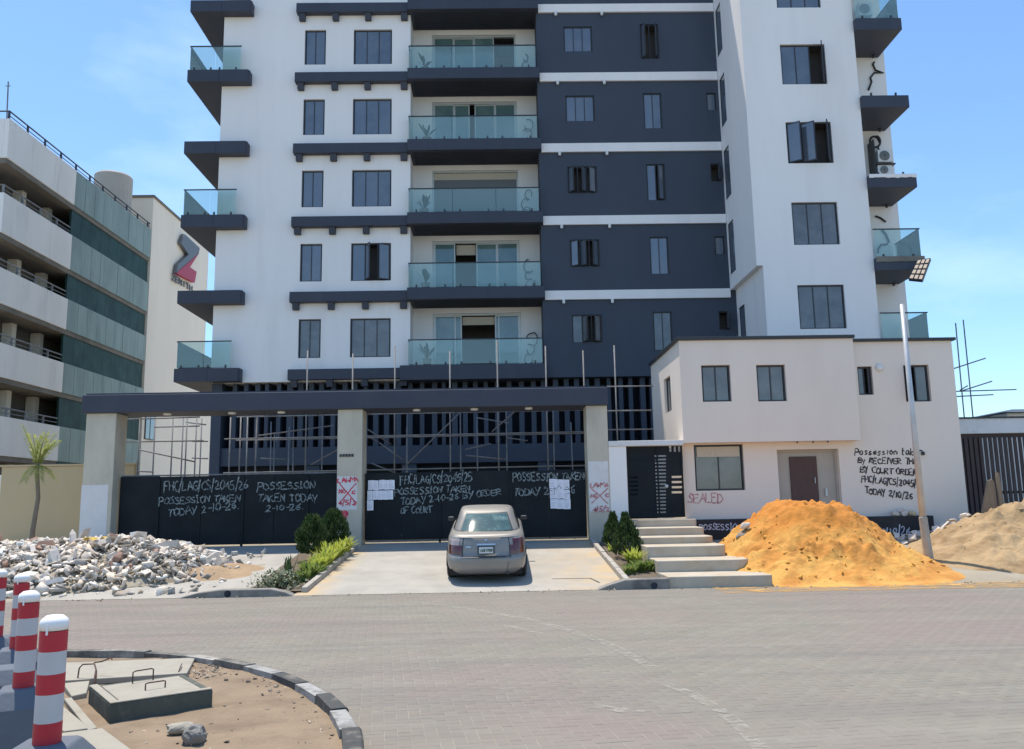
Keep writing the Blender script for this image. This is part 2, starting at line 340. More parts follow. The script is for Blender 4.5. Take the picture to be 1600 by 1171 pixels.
# =================================================================== THE SETTING
def sheet(name, x0, x1, y0, y1, z, m):
    o = MB().quad((x0,y0,z),(x1,y0,z),(x1,y1,z),(x0,y1,z)).build(name, m, kind='structure'); return o
sheet('ground', -700, 700, -300, 1200, -.06, M_ground)
road = MB().box(-70, 70, -30, 17.9, -.05, -.0010).build('road', M_joint, kind='structure')
# the plot in front of the buildings rises gently from the road to the gate line
fc = MB()
nx, ny = 120, 60
ys = [17.86 + (24.6-17.86)*j/44 for j in range(45)] + [26, 28, 31, 34, 40, 50, 70, 90]
xs = [-60 + 120*i/nx for i in range(nx+1)]
vs = []
for y in ys:
    for x in xs:
        h = terr(y)
        n = .05*noise.noise((x*.6, y*.6, 3)) + .02*noise.noise((x*2.2, y*2.2, 5))
        if y < 18.1 or y > 24 or (-9 < x < 11 and y > 23): n = min(n, 0)*.2
        if -4.3 < x < 2.9 or 3 < x < 5.8: n = -abs(n)*.5-.01
        vs.append((x, y, h + n - .02))
k = len(xs)
fc.add(vs, [(j*k+i, j*k+i+1, (j+1)*k+i+1, (j+1)*k+i) for j in range(len(ys)-1) for i in range(k-1)])
fc.build('forecourt', M_ground, smooth=True, kind='structure')

# driveways of concrete up to the two gates
def ramp_sheet(name, x0f, x1f, x0b, x1b, yf, yb, dz, m):
    b = MB(); n = 14; v = []
    for j in range(n+1):
        t = j/n; y = yf + (yb-yf)*t; z = terr(y) + dz
        if j == 0: z = .006
        v += [(x0f+(x0b-x0f)*t, y, z), (x1f+(x1b-x1f)*t, y, z)]
    b.add(v, [(2*j,2*j+1,2*j+3,2*j+2) for j in range(n)])
    return b.build(name, m, smooth=True, kind='structure')
def add_edge_sand(m, xl, xr, col):
    """orange sand washed along both edges of the driveway"""
    N = m.node_tree.nodes; L = m.node_tree.links; b = N['Principled BSDF']
    src = b.inputs['Base Color'].links[0].from_socket
    g = N.new('ShaderNodeNewGeometry'); sx = N.new('ShaderNodeSeparateXYZ'); L.new(g.outputs['Position'], sx.inputs[0])
    nz = N.new('ShaderNodeTexNoise'); nz.inputs['Scale'].default_value = 1.6; nz.inputs['Detail'].default_value = 6
    L.new(g.outputs['Position'], nz.inputs['Vector'])
    def lin(a, bb):
        r = N.new('ShaderNodeMapRange'); r.inputs[1].default_value = a; r.inputs[2].default_value = bb; L.new(sx.outputs[0], r.inputs[0]); return r.outputs[0]
    mxm = N.new('ShaderNodeMath'); mxm.operation = 'MAXIMUM'; L.new(lin(xl+.55, xl), mxm.inputs[0]); L.new(lin(xr-1.9, xr), mxm.inputs[1])
    ml = N.new('ShaderNodeMath'); ml.operation = 'MULTIPLY'; L.new(mxm.outputs[0], ml.inputs[0])
    r = N.new('ShaderNodeMapRange'); r.inputs[1].default_value = .3; r.inputs[2].default_value = .62; L.new(nz.outputs['Fac'], r.inputs[0]); L.new(r.outputs[0], ml.inputs[1])
    cl = N.new('ShaderNodeMath'); cl.operation = 'MULTIPLY'; cl.inputs[1].default_value = .62; L.new(ml.outputs[0], cl.inputs[0])
    mxx = N.new('ShaderNodeMix'); mxx.data_type = 'RGBA'; L.new(cl.outputs[0], mxx.inputs[0]); L.new(src, mxx.inputs[6]); mxx.inputs[7].default_value = (*col, 1)
    L.new(mxx.outputs[2], b.inputs['Base Color'])
M_drive_main = M_drive.copy(); M_drive_main.name = 'driveway_concrete_sandy'
add_edge_sand(M_drive_main, -4.0, 2.6, (.55,.37,.16))
drive = ramp_sheet('driveway', -4.3, 2.9, -4.0, 2.62, 17.8, 24.6, .008, M_drive_main)
drive2 = ramp_sheet('side_driveway', -9.5, -4.9, -11.0, -4.6, 17.8, 24.6, .004, M_drive)
# inspection cover set in the driveway
ic = MB()
for (a, b_) in (((1.15,19.0),(2.0,19.0)),((2.0,19.0),(2.15,18.5))):
    d = Vector((b_[0]-a[0], b_[1]-a[1], 0)); n_ = Vector((-d.y, d.x, 0)).normalized()*.02
    za = terr(a[1])+.016; zb = terr(b_[1])+.016
    ic.quad((a[0]-n_.x,a[1]-n_.y,za),(b_[0]-n_.x,b_[1]-n_.y,zb),(b_[0]+n_.x,b_[1]+n_.y,zb),(a[0]+n_.x,a[1]+n_.y,za))
ic.build('cover_frame', M_kblack, drive)

# ------------------------------------------------------------------ paving blocks of the road (herringbone)
ISLE = [(-9.5,10.7),(-6.1,10.66),(-5.34,10.65),(-4.56,10.6),(-3.84,10.36),(-3.25,9.95),(-2.66,9.43),(-2.25,9.0),(-1.9,8.52),(-1.58,7.98),(-1.33,7.42),(-1.12,6.8),(-.99,6.19),(-.93,5.5),(-.92,4.8),(-.95,3.5),(-1.05,1.0)]
def isle_x(y):        # x of the island's right edge at y (or None)
    if y > 10.7: return None
    best = None
    for (x0,y0),(x1,y1) in zip(ISLE, ISLE[1:]):
        if min(y0,y1) <= y <= max(y0,y1) and abs(y1-y0) > 1e-6:
            x = x0 + (x1-x0)*(y-y0)/(y1-y0)
            best = x if best is None else max(best, x)
    return best
U = .105
ang = math.radians(8); ca, sa = math.cos(ang), math.sin(ang)
px_, py_, vert_ = [], [], []
for i in range(-200, 210):
    for j in range(20, 190):
        t = (i - j) % 4
        if t == 0: cx, cy, vt = (i+1)*U, (j+.5)*U, 0
        elif t == 2: cx, cy, vt = (i+.5)*U, j*U, 1
        else: continue
        x = cx*ca - cy*sa + 1.0; y = cx*sa + cy*ca
        if y < 4.6 or y > 17.72 or abs(x) > .62*y + 3.2: continue
        ix = isle_x(y)
        if ix is not None and x < ix - .06: continue
        px_.append(x); py_.append(y); vert_.append(vt)
px_ = np.array(px_); py_ = np.array(py_); vert_ = np.array(vert_)
# which of them show largest in the photograph
rel = np.stack([px_, py_, np.full_like(px_, -CAM_H)], 1)
cxs = rel @ np.array(MR); cys = rel @ np.array(MU); czs = rel @ np.array(MF)
u = 800 + FPX*cxs/czs; v = 585.5 - FPX*cys/czs
inview = (u > 0) & (u < 1600) & (v < 1171)
order = np.argsort(np.where(inview, py_, 1e9))
near = order[:300]; near_set = set(near.tolist())
mask = np.ones(len(px_), bool); mask[near] = False
def paver_verts(n):
    L2, W2 = U - .0027, U/2 - .0027
    e = .0030
    return np.array([(-L2,-W2,-.02),(L2,-W2,-.02),(L2,W2,-.02),(-L2,W2,-.02),(-L2,-W2,-.0022),(L2,-W2,-.0022),(L2,W2,-.0022),(-L2,W2,-.0022),
                     (-L2+e,-W2+e,0),(L2-e,-W2+e,0),(L2-e,W2-e,0),(-L2+e,W2-e,0)])
PV = paver_verts(1)
PF = [(8,9,10,11),(4,5,9,8),(5,6,10,9),(6,7,11,10),(7,4,8,11),(0,1,5,4),(1,2,6,5),(2,3,7,6),(3,0,4,7)]
nrng = np.random.default_rng(3)
idx = np.where(mask)[0]; n = len(idx)
rotc = np.where(vert_[idx] == 1, math.cos(ang+math.pi/2), ca); rots = np.where(vert_[idx] == 1, math.sin(ang+math.pi/2), sa)
zz = nrng.normal(0, .0005, n) + .001; tx = nrng.normal(0, .0035, n); ty = nrng.normal(0, .0035, n)
allv = np.zeros((n, 12, 3))
allv[:,:,0] = px_[idx][:,None] + PV[None,:,0]*rotc[:,None] - PV[None,:,1]*rots[:,None]
allv[:,:,1] = py_[idx][:,None] + PV[None,:,0]*rots[:,None] + PV[None,:,1]*rotc[:,None]
allv[:,:,2] = PV[None,:,2] + zz[:,None] + PV[None,:,0]*tx[:,None] + PV[None,:,1]*ty[:,None]
allf = (np.array(PF)[None] + (np.arange(n)*12)[:,None,None]).reshape(-1, 4)
me = bpy.data.meshes.new('paving_blocks')
me.vertices.add(n*12); me.vertices.foreach_set('co', allv.ravel())
me.loops.add(len(allf)*4); me.loops.foreach_set('vertex_index', allf.ravel())
me.polygons.add(len(allf)); me.polygons.foreach_set('loop_start', np.arange(len(allf))*4)
me.update(calc_edges=True)
ca_ = me.color_attributes.new('tint', 'FLOAT_COLOR', 'CORNER')
base = nrng.normal(1.0, .024, n).clip(.7, 1.3); red = nrng.normal(0, .012, n)
cols = np.stack([base*(1+red), base, base*(1-red), np.ones(n)], 1)
ca_.data.foreach_set('color', np.repeat(cols, 36, axis=0).ravel())
me.materials.append(M_paver)
pvo = bpy.data.objects.new('paving', me); C.objects.link(pvo); pvo.parent = road; pvo['kind'] = 'stuff'
pme = bpy.data.meshes.new('paver'); pme.from_pydata([tuple(p) for p in PV], [], PF); pme.materials.append(M_paver1); pme.update()
for q in near.tolist():
    o = bpy.data.objects.new('paver', pme); C.objects.link(o); o.parent = road
    o.location = (px_[q], py_[q], rnd.gauss(.001, .0005)); o.rotation_euler = (rnd.gauss(0,.0035), rnd.gauss(0,.0035), ang + (math.pi/2 if vert_[q] else 0))

# worn painted lines that sweep across the road
def ribbon_ground(pts, w, z, name, m, parent):
    b = MB(); v = []; P = [Vector((*p, 0)) for p in pts]
    for i, p in enumerate(P):
        t = (P[min(i+1,len(P)-1)] - P[max(i-1,0)]).normalized(); nn = Vector((-t.y, t.x, 0))*w/2
        v += [(p.x+nn.x, p.y+nn.y, z), (p.x-nn.x, p.y-nn.y, z)]
    b.add(v, [(2*i,2*i+1,2*i+3,2*i+2) for i in range(len(P)-1)])
    return b.build(name, m, parent)
for pts, w in ((((640,941),(700,948),(760,957),(830,970),(890,986),(940,1003),(980,1022),(1020,1045)), .16),
               (((790,978),(820,985),(850,993)), .13),
               (((1040,1070),(1080,1085),(1115,1105),(1150,1130),(1180,1160),(1200,1185)), .13),
               (((930,1105),(965,1110),(1005,1115)), .16)):
    P = [atZ(a, b, 0) for a, b in pts]
    ribbon_ground([(p.x,p.y) for p in P], w, .0075, 'worn_line', M_line, road)

# ------------------------------------------------------------------ sandy corner island with its kerb
ib = MB(); gv = []; gx, gy = 70, 70
def isle_h(x, y):
    return .075 + .030*noise.noise((x*.9, y*.9, 1)) + .016*noise.noise((x*3.1, y*3.1, 2)) + .008*noise.noise((x*8, y*8, 4))
for j in range(gy+1):
    y = 1.0 + (10.62-1.0)*j/gy
    xr = isle_x(y) - .03
    for i in range(gx+1):
        x = -11 + (xr+11)*(i/gx)**.7
        gv.append((x, y, isle_h(x, y)))
ib.add(gv, [(j*(gx+1)+i, j*(gx+1)+i+1, (j+1)*(gx+1)+i+1, (j+1)*(gx+1)+i) for j in range(gy) for i in range(gx)])
island = ib.build('traffic_island', M_isle, smooth=True, kind='structure')
# kerb stones follow the curve
pts = [Vector((*p, 0)) for p in ISLE]
dense = []
for a, b in zip(pts, pts[1:]):
    for s_ in range(20): dense.append(a.lerp(b, s_/20))
dense.append(pts[-1])
acc = 0; start = 0; stones = []
for i in range(1, len(dense)):
    acc += (dense[i]-dense[i-1]).length
    if acc > .62: stones.append((start, i)); start = i; acc = 0
for q, (a, b) in enumerate(stones):
    P = [dense[a], dense[(a+b)//2], dense[b]]
    kb = MB(); v = []
    sh = rnd.uniform(-.012, .012); hh = .135 + rnd.uniform(-.012, .012)
    for t_, p in zip((.02, .5, .98), P):
        p = P[0].lerp(P[2], t_) if t_ != .5 else p
        d = (P[2]-P[0]).normalized(); nn = Vector((-d.y, d.x, 0))   # to the road side
        o_ = p + nn*(.02+sh); i_ = p - nn*(.13-sh)
        v += [(i_.x,i_.y,-.02), (i_.x,i_.y,hh), (o_.x-nn.x*.02,o_.y-nn.y*.02,hh), (o_.x,o_.y,hh-.02), (o_.x+nn.x*.01,o_.y+nn.y*.01,-.02)]
    for s_ in range(2):
        for c_ in range(5):
            kb.add([v[s_*5+c_], v[s_*5+(c_+1)%5], v[(s_+1)*5+(c_+1)%5], v[(s_+1)*5+c_]], [(0,1,2,3)])
    kb.add(v[:5], [(0,1,2,3,4)]); kb.add(v[10:], [(4,3,2,1,0)])
    kb.build('kerb_stone', (M_kwhite if q % 2 else M_kblack) if P[1].y < 9.3 else (M_kdust if q % 2 else M_kgrey), island, bevel=.008)
# pavement slabs lying on the island by the bollards
def slab_poly(name, corners, z, th, m, parent=None):
    b = MB(); n = len(corners)
    b.add([(x,y,z-th) for x,y in corners] + [(x,y,z) for x,y in corners],
          [tuple(range(n-1,-1,-1)), tuple(range(n,2*n))] + [(i,(i+1)%n,(i+1)%n+n,i+n) for i in range(n)])
    return b.build(name, m, parent, bevel=.008)
for cs in (((98,1036),(305,1028),(292,1052),(98,1064)), ((98,1068),(140,1064),(135,1083),(112,1088)),
           ((60,1110),(95,1100),(140,1138),(100,1143)), ((60,1150),(160,1138),(205,1171),(60,1190)), ((100,1092),(112,1090),(152,1137),(138,1141))):
    slab_poly('pavement_slab', [tuple(atZ(a,b,.12).xy) for a,b in cs], .122, .06, M_lid, island)

# ------------------------------------------------------------------ low concrete kerbs along the road edge
def kerb_hump(name, label, poly, y0, y1, hole):
    b = MB()
    b.prism(poly, y0, y1, 'y')
    o = b.build(name, pm('dark_grey_kerb', (.24,.225,.20), .92, .2, 3, col2=(.10,.095,.09), s2=1.6, t2=(.45,.62), a2=.7, bump=.25, bscale=30), bevel=.02); tag(o, label, 'kerb')  # dark grey base with darker noise blotches over the whole hump
    h = MB(); h.lathe([(.06,0),(.07,.001)], (0,0,0), 14)
    h.v = [(hole[0]+x, y0-.004-.001*z, hole[1]+y) for x,y,z in h.v]
    h.build('drain_hole', M_dark, o)
    return o
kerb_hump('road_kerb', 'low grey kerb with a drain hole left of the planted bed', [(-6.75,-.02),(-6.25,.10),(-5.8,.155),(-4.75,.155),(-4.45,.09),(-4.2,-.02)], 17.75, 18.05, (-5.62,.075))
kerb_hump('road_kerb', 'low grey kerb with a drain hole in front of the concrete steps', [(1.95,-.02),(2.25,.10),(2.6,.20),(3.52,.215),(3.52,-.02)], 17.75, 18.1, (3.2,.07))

# =================================================================== THE APARTMENT TOWER
FL = 3.204
zf = lambda k: 23.40 - FL*k
tower = thing('apartment_tower', 'tall white and navy apartment tower with glass balconies behind the gates', 'apartment building', (0,33.5,.74))

def wall(mb, O, U_, V_, N_, w, h, holes, depth, m=0, mrev=None):
    us = sorted({0, w, *[x for q in holes for x in q[:2]]}); vs_ = sorted({0, h, *[x for q in holes for x in q[2:]]})
    for a, b in zip(us, us[1:]):
        for c, d in zip(vs_, vs_[1:]):
            mu, mv = (a+b)/2, (c+d)/2
            if any(q[0] < mu < q[1] and q[2] < mv < q[3] for q in holes): continue
            mb.quad(O+U_*a+V_*c, O+U_*b+V_*c, O+U_*b+V_*d, O+U_*a+V_*d, m)
    for u0,u1,v0,v1 in holes:
        P = lambda u,v,n: O+U_*u+V_*v+N_*n
        for (a,b),(c,d) in (((u0,v0),(u1,v0)),((u1,v0),(u1,v1)),((u1,v1),(u0,v1)),((u0,v1),(u0,v0))):
            mb.quad(P(a,b,0), P(c,d,0), P(c,d,depth), P(a,b,depth), m if mrev is None else mrev)

def window(parent, O, U_, V_, N_, w, h, n, inset=.08, opens=None, frame=.05, glass=None, room=True, fm=None, transom=None):
    """frame with n casements; opens = {casement: (angle in degrees, hinge side)}; O is the lower corner on the wall face"""
    opens = opens or {}
    glass = glass or M_wglass; fm = fm or M_frame
    b = MB()
    i0, i1 = inset, inset+.06
    b.obox(O,U_,V_,N_, .002,frame,.002,h-.002,i0,i1); b.obox(O,U_,V_,N_, w-frame,w-.002,.002,h-.002,i0,i1)
    b.obox(O,U_,V_,N_, frame,w-frame,.002,frame,i0,i1); b.obox(O,U_,V_,N_, frame,w-frame,h-frame,h-.002,i0,i1)
    cw = (w-2*frame)/n
    for i in range(1, n):
        b.obox(O,U_,V_,N_, frame+cw*i-.018,frame+cw*i+.018,frame,h-frame,i0+.002,i1-.002)
    if room:
        q = .55
        P = lambda u,v,d: O+U_*u+V_*v+N_*d
        z0,z1,y0,y1 = .003,h-.003,inset+.03,inset+q
        b.quad(P(.003,z0,y1),P(w-.003,z0,y1),P(w-.003,z1,y1),P(.003,z1,y1),1)
        b.quad(P(.003,z0,y0),P(.003,z0,y1),P(.003,z1,y1),P(.003,z1,y0),1); b.quad(P(w-.003,z0,y0),P(w-.003,z0,y1),P(w-.003,z1,y1),P(w-.003,z1,y0),1)
        b.quad(P(.003,z0,y0),P(w-.003,z0,y0),P(w-.003,z0,y1),P(.003,z0,y1),1); b.quad(P(.003,z1,y0),P(w-.003,z1,y0),P(w-.003,z1,y1),P(.003,z1,y1),1)
    wo_ = b.build('window', [fm, M_room], parent)
    for i in range(n):
        u0, u1 = frame+cw*i+.018, frame+cw*(i+1)-.018
        v0, v1 = frame+.004, h-frame-.004
        p = MB()
        if i in opens:
            a, side = opens[i]; a = math.radians(a)
            if side == 'l': H = O+U_*u0+N_*(i0+.01); D = U_*math.cos(a) - N_*math.sin(a)
            else: H = O+U_*u1+N_*(i0+.01); D = U_*(-math.cos(a)) - N_*math.sin(a)
            NN = D.cross(V_).normalized(); L_ = u1-u0
            s_ = .035
            p.obox(H,D,V_,NN, 0,s_,v0,v1,-.02,.02,0); p.obox(H,D,V_,NN, L_-s_,L_,v0,v1,-.02,.02,0)
            p.obox(H,D,V_,NN, s_,L_-s_,v0,v0+s_,-.02,.02,0); p.obox(H,D,V_,NN, s_,L_-s_,v1-s_,v1,-.02,.02,0)
            p.obox(H,D,V_,NN, s_,L_-s_,v0+s_,v1-s_,-.006,.006,1)
        else:
            p.obox(O,U_,V_,N_, u0,u1,v0,v1,i0+.02,i0+.032,1)
        p.build('pane', [fm, glass], wo_)
    return wo_

TX0, TX1 = -11.58, -3.53
TOP = 32.0
# wing with the paired windows
holes = []
wz = [(22.245-FL*k-1.616, 22.245-FL*k) for k in range(-2, 5)]
for z0, z1 in wz:
    holes += [(-8.09-TX0, -7.18-TX0, z0-6.85, z1-6.85), (-5.985-TX0, -4.33-TX0, z0-6.85, z1-6.85)]
b = MB(); O = Vector((TX0,33.5,6.85))
wall(b, O, VX, VZ, VY, TX1-TX0, TOP-6.85, holes, .2)
b.quad((TX0,33.5,6.85),(TX0,47,6.85),(TX0,47,TOP),(TX0,33.5,TOP))
b.quad((TX0,33.5,6.85),(TX1,33.5,6.85),(TX1,34.7,6.85),(TX0,34.7,6.85))
b.quad((TX1,33.5,6.85),(TX1,34.7,6.85),(TX1,34.7,TOP),(TX1,33.5,TOP))
b.build('white_wing_wall', M_white, tower)
for k, (z0, z1) in enumerate(wz):
    kk = k-2
    op2 = {1:(62,'l'), 2:(28,'r')} if kk == 3 else {}
    window(tower, Vector((-8.09,33.5,z0)), VX,VZ,VY, .91, z1-z0, 2, glass=M_wglass if kk < 4 else M_wglass2)
    window(tower, Vector((-5.985,33.5,z0)), VX,VZ,VY, 1.655, z1-z0, 3, opens=op2, glass=M_wglass if kk < 4 else M_wglass2)
# ledges over the windows, with little brackets
for k in range(-1, 6):
    z = zf(k) - .07
    lo = MB().box(-8.42,-3.62,33.2,33.5-.003,z-.43,z).build('ledge', M_navy, tower, bevel=.012)
    for x0, x1 in ((-8.32,-8.06),(-6.88,-6.62),(-5.48,-5.22),(-3.93,-3.65)):
        MB().prism([(33.26,z-.43),(33.497,z-.43),(33.497,z-.72),(33.32,z-.72)], x0, x1, 'x').build('bracket', M_navy, lo, bevel=.01)
# recessed balconies
bw = MB()
dh = []
for k in range(0, 6):
    zt = zf(k) - .72; dh.append((-2.70-TX1, 1.05-TX1, zf(k+1)+.02-6.0, zt-6.0))
wall(bw, Vector((TX1,34.7,6.0)), VX, VZ, VY, 1.92-TX1, TOP-6.0, dh, .25)
bw.build('balcony_back_wall', M_white, tower)
def balcony_glass(parent, xs, y, z0, h, side=None):
    """glass panels along x at y, steel rail on top and clamps below; side = list of x where a return runs to y2"""
    for a, c in zip(xs, xs[1:]):
        MB().box(a+.012,c-.012,y-.007,y+.007,z0+.05,z0+h-.03).build('glass_panel', M_balgl, parent)
    r = MB(); r.box(xs[0]-.02,xs[-1]+.02,y-.022,y+.022,z0+h-.03,z0+h+.012)
    for x, y2 in (side or []): r.box(x-.022,x+.022,y+.022,y2,z0+h-.03,z0+h+.012)
    r.build('handrail', M_rail, parent)
    for x, y2 in (side or []):
        MB().box(x-.007,x+.007,y+.03,y2,z0+.05,z0+h-.03).build('glass_panel', M_balgl, parent)
    for a, c in zip(xs, xs[1:]):
        for x in (a+.35*(c-a)*.5, c-.35*(c-a)*.5):
            MB().box(x-.03,x+.03,y-.03,y+.03,z0-.01,z0+.14).build('glass_clamp', M_rail, parent)
BALX = [-3.56,-1.75,.06,1.86]
for k in range(0, 6):
    zt = zf(k)
    x0, th = (-3.62, .49) if k < 5 else (-3.90, .60)
    s_ = MB().box(x0,2.0,33.05,34.69,zt-th,zt).build('balcony_slab', M_navy, tower, bevel=.012)
    so_ = MB()
    for j in range(7): so_.box(-3.4,1.85,33.3+j*.19,33.46+j*.19,zt-th-.012,zt-th-.002)
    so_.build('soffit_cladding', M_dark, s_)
    if k > 0: balcony_glass(s_, BALX, 33.15, zt, 1.06, side=[(-3.56,34.2)])
    # sliding doors of the storey standing on slab k+1
for k in range(0, 5):
    zb, zt = zf(k+1)+.02, zf(k)-.72
    dw = 3.75; x0 = -2.70
    d = MB()
    d.box(x0+.003,x0+.07,34.78,34.9,zb,zt-.003); d.box(x0+dw-.07,x0+dw-.003,34.78,34.9,zb,zt-.003); d.box(x0+.07,x0+dw-.07,34.78,34.9,zt-.08,zt-.003); d.box(x0+.07,x0+dw-.07,34.78,34.9,zb,zb+.06)
    d.quad((x0-.5,36.6,zb),(x0+dw+.5,36.6,zb),(x0+dw+.5,36.6,zt),(x0-.5,36.6,zt),1)
    d.quad((x0-.5,34.96,zb),(x0-.5,36.6,zb),(x0-.5,36.6,zt),(x0-.5,34.96,zt),1); d.quad((x0+dw+.5,34.96,zb),(x0+dw+.5,36.6,zb),(x0+dw+.5,36.6,zt),(x0+dw+.5,34.96,zt),1)
    d.quad((x0-.5,34.96,zb),(x0+dw+.5,34.96,zb),(x0+dw+.5,36.6,zb),(x0-.5,36.6,zb),1); d.quad((x0-.5,34.96,zt),(x0+dw+.5,34.96,zt),(x0+dw+.5,36.6,zt),(x0-.5,36.6,zt),1)
    do = d.build('sliding_door', [M_alum, M_room], tower)
    pw = (dw-.14)/4
    def pane(i0, i1, m, off=0.0, z0=zb+.06, z1=zt-.08, fr=True):
        p = MB(); a = x0+.07+pw*i0; c = x0+.07+pw*i1; y = 34.80+off
        if fr:
            p.box(a,a+.05,y,y+.04,z0,z1,0); p.box(c-.05,c,y,y+.04,z0,z1,0); p.box(a+.05,c-.05,y,y+.04,z1-.05,z1,0); p.box(a+.05,c-.05,y,y+.04,z0,z0+.05,0)
            p.box(a+.05,c-.05,y+.014,y+.026,z0+.05,z1-.05,1)
        else: p.box(a,c,y,y+.02,z0,z1,1)
        p.build('door_pane', [M_alum, m], do)
    if k == 0:
        for i in range(3): pane(i, i+1, M_doorgl, .05*(i % 2))
    elif k == 1:
        pane(0,1,M_doorgl); pane(1,1.75,M_doorgl,.045); pane(2,3,M_doorgl,.045); pane(3,4,M_doorgl)
    elif k == 2:
        MB().box(x0+.08,x0+dw-.08,34.82,34.86,zb+.06,zt-.4).build('roller_blind', M_blind, do)
        MB().box(x0+.08,x0+dw-.08,34.80,34.87,zt-.4,zt-.1).build('blind_box', M_cream2, do)
    elif k == 3:
        pane(0,1,M_doorgl); pane(2,3,M_doorgl,.045); pane(3,4,M_doorgl)
        MB().box(x0+.07+pw+.04,x0+.07+pw*2-.02,35.0,35.06,zt-.55,zt-.1).build('curtain', M_cream2, do)
    else:
        pane(0,1.0,M_doorgl); pane(.35,1.28,M_doorgl,.045); pane(2.85,3.2,M_doorgl,.045); pane(3.0,4,M_doorgl)
        MB().box(x0+.07+pw*1.3,x0+.07+pw*2.84,35.0,35.06,zt-.45,zt-.1).build('curtain', M_cream2, do)

# navy stretch with white bands
DX0, DX1 = 1.92, 9.93
hs = []
wins = []
for k in range(-2, 5):
    a = zf(k) - 1.15
    wins.append((k, 3.09, 1.25, a-1.18, a, 3)); wins.append((k, 6.43, .79, a+.08-1.62, a+.08, 2))
    if k >= 1: wins.append((k, 9.16, .42, a+.07-.80, a+.07, 1))
for k,x,w,z0,z1,n_ in wins: hs.append((x-DX0, x+w-DX0, z0-6.85, z1-6.85))
b = MB(); wall(b, Vector((DX0,33.4,6.85)), VX, VZ, VY, DX1-DX0, TOP-6.85, hs, .2)
b.quad((DX0,33.4,6.85),(DX0,34.7,6.85),(DX0,34.7,TOP),(DX0,33.4,TOP))
b.quad((DX0,33.4,6.85),(DX1,33.4,6.85),(DX1,34.7,6.85),(DX0,34.7,6.85))
b.build('navy_wall', M_navy2, tower)
for k,x,w,z0,z1,n_ in wins:
    op = {}
    if n_ == 3 and k == 2: op = {0:(60,'l'), 1:(55,'r'), 2:(35,'r')}
    if n_ == 3 and k == 3: op = {0:(35,'l'), 1:(50,'l'), 2:(48,'r')}
    if n_ == 3 and k == 4: op = {1:(60,'l'), 2:(40,'r')}
    if n_ == 2 and k == 0: op = {0:(72,'l'), 1:(70,'r')}
    if n_ == 2 and k == 2: op = {1:(35,'r')}
    if n_ == 1 and k in (2, 4): op = {0:(84,'r')}
    window(tower, Vector((x,33.4,z0)), VX,VZ,VY, w, z1-z0, n_, opens=op, frame=.045, inset=.05, glass=M_wglass2 if k == 4 else M_wglass)
for k in range(-1, 5):
    bo = MB().box(2.02,9.68,33.31,33.397,zf(k)-.52,zf(k)-.14).build('white_band', M_white, tower)
    for x in (2.78, 4.78):
        MB().lathe([(.055,0),(.06,.05),(.06,.16)], (x,33.27,zf(k)-.70), 10).build('spotlight', M_plastic, bo, smooth=False)
# projecting white block at the right
BX0, BX1, BXL = 9.70, 14.09, 9.93
hb = [(11.155-BX0, 12.894-BX0, 19.236-FL*k-1.661-10.39, 19.236-FL*k-10.39) for k in range(-3, 3)]
b = MB(); wall(b, Vector((BX0,29.81,10.39)), VX,VZ,VY, BX1-BX0, TOP-10.39, hb, .2)
# left face: runs along +Y; windows
hl = [(32.42-29.81, 33.2-29.81, zt_-2.15-10.39, zt_-10.39) for zt_ in (22.75+FL, 22.75, 19.55, 16.34, 13.13)]
wall(b, Vector((BX0,29.81,10.39)), VY, VZ, VX, 33.4-29.81, TOP-10.39, hl, .18)
b.quad((BX0,29.81,10.39),(BXL,29.81,10.39),(BXL,33.4,10.39),(BX0,33.4,10.39))
hb2 = [(11.155-BXL, 12.894-BXL, 19.236-FL*3-1.661-.74, 19.236-FL*3-.74)]
wall(b, Vector((BXL,29.81,.74)), VX,VZ,VY, BX1-BXL, 10.39-.74, hb2, .2)
wall(b, Vector((BXL,29.81,.74)), VY,VZ,VX, 33.4-29.81, 10.39-.74, [(32.35-29.81,33.1-29.81,7.75-.74,9.55-.74)], .18)
b.quad((BX1,29.81,.74),(BX1,33.4,.74),(BX1,33.4,TOP),(BX1,29.81,TOP))
b.build('white_block_wall', M_white, tower)
for k in range(-3, 4):
    op = {}
    if k == 0: op = {2:(66,'r')}
    if k == 1: op = {0:(38,'l'), 1:(40,'l'), 2:(62,'r')}
    z1 = 19.236-FL*k
    window(tower, Vector((11.155,29.81,z1-1.661)), VX,VZ,VY, 1.739, 1.661, 3, opens=op, glass=M_wglass if k < 2 else M_wglass2)
for zt_ in (22.75+FL, 22.75, 19.55, 16.34, 13.13):
    window(tower, Vector((BX0,32.42,zt_-2.15)), VY,VZ,VX, .78, 2.15, 1, inset=.01, frame=.03)
window(tower, Vector((BXL,32.35,7.75)), VY,VZ,VX, .75, 1.8, 1, inset=.01, frame=.03)
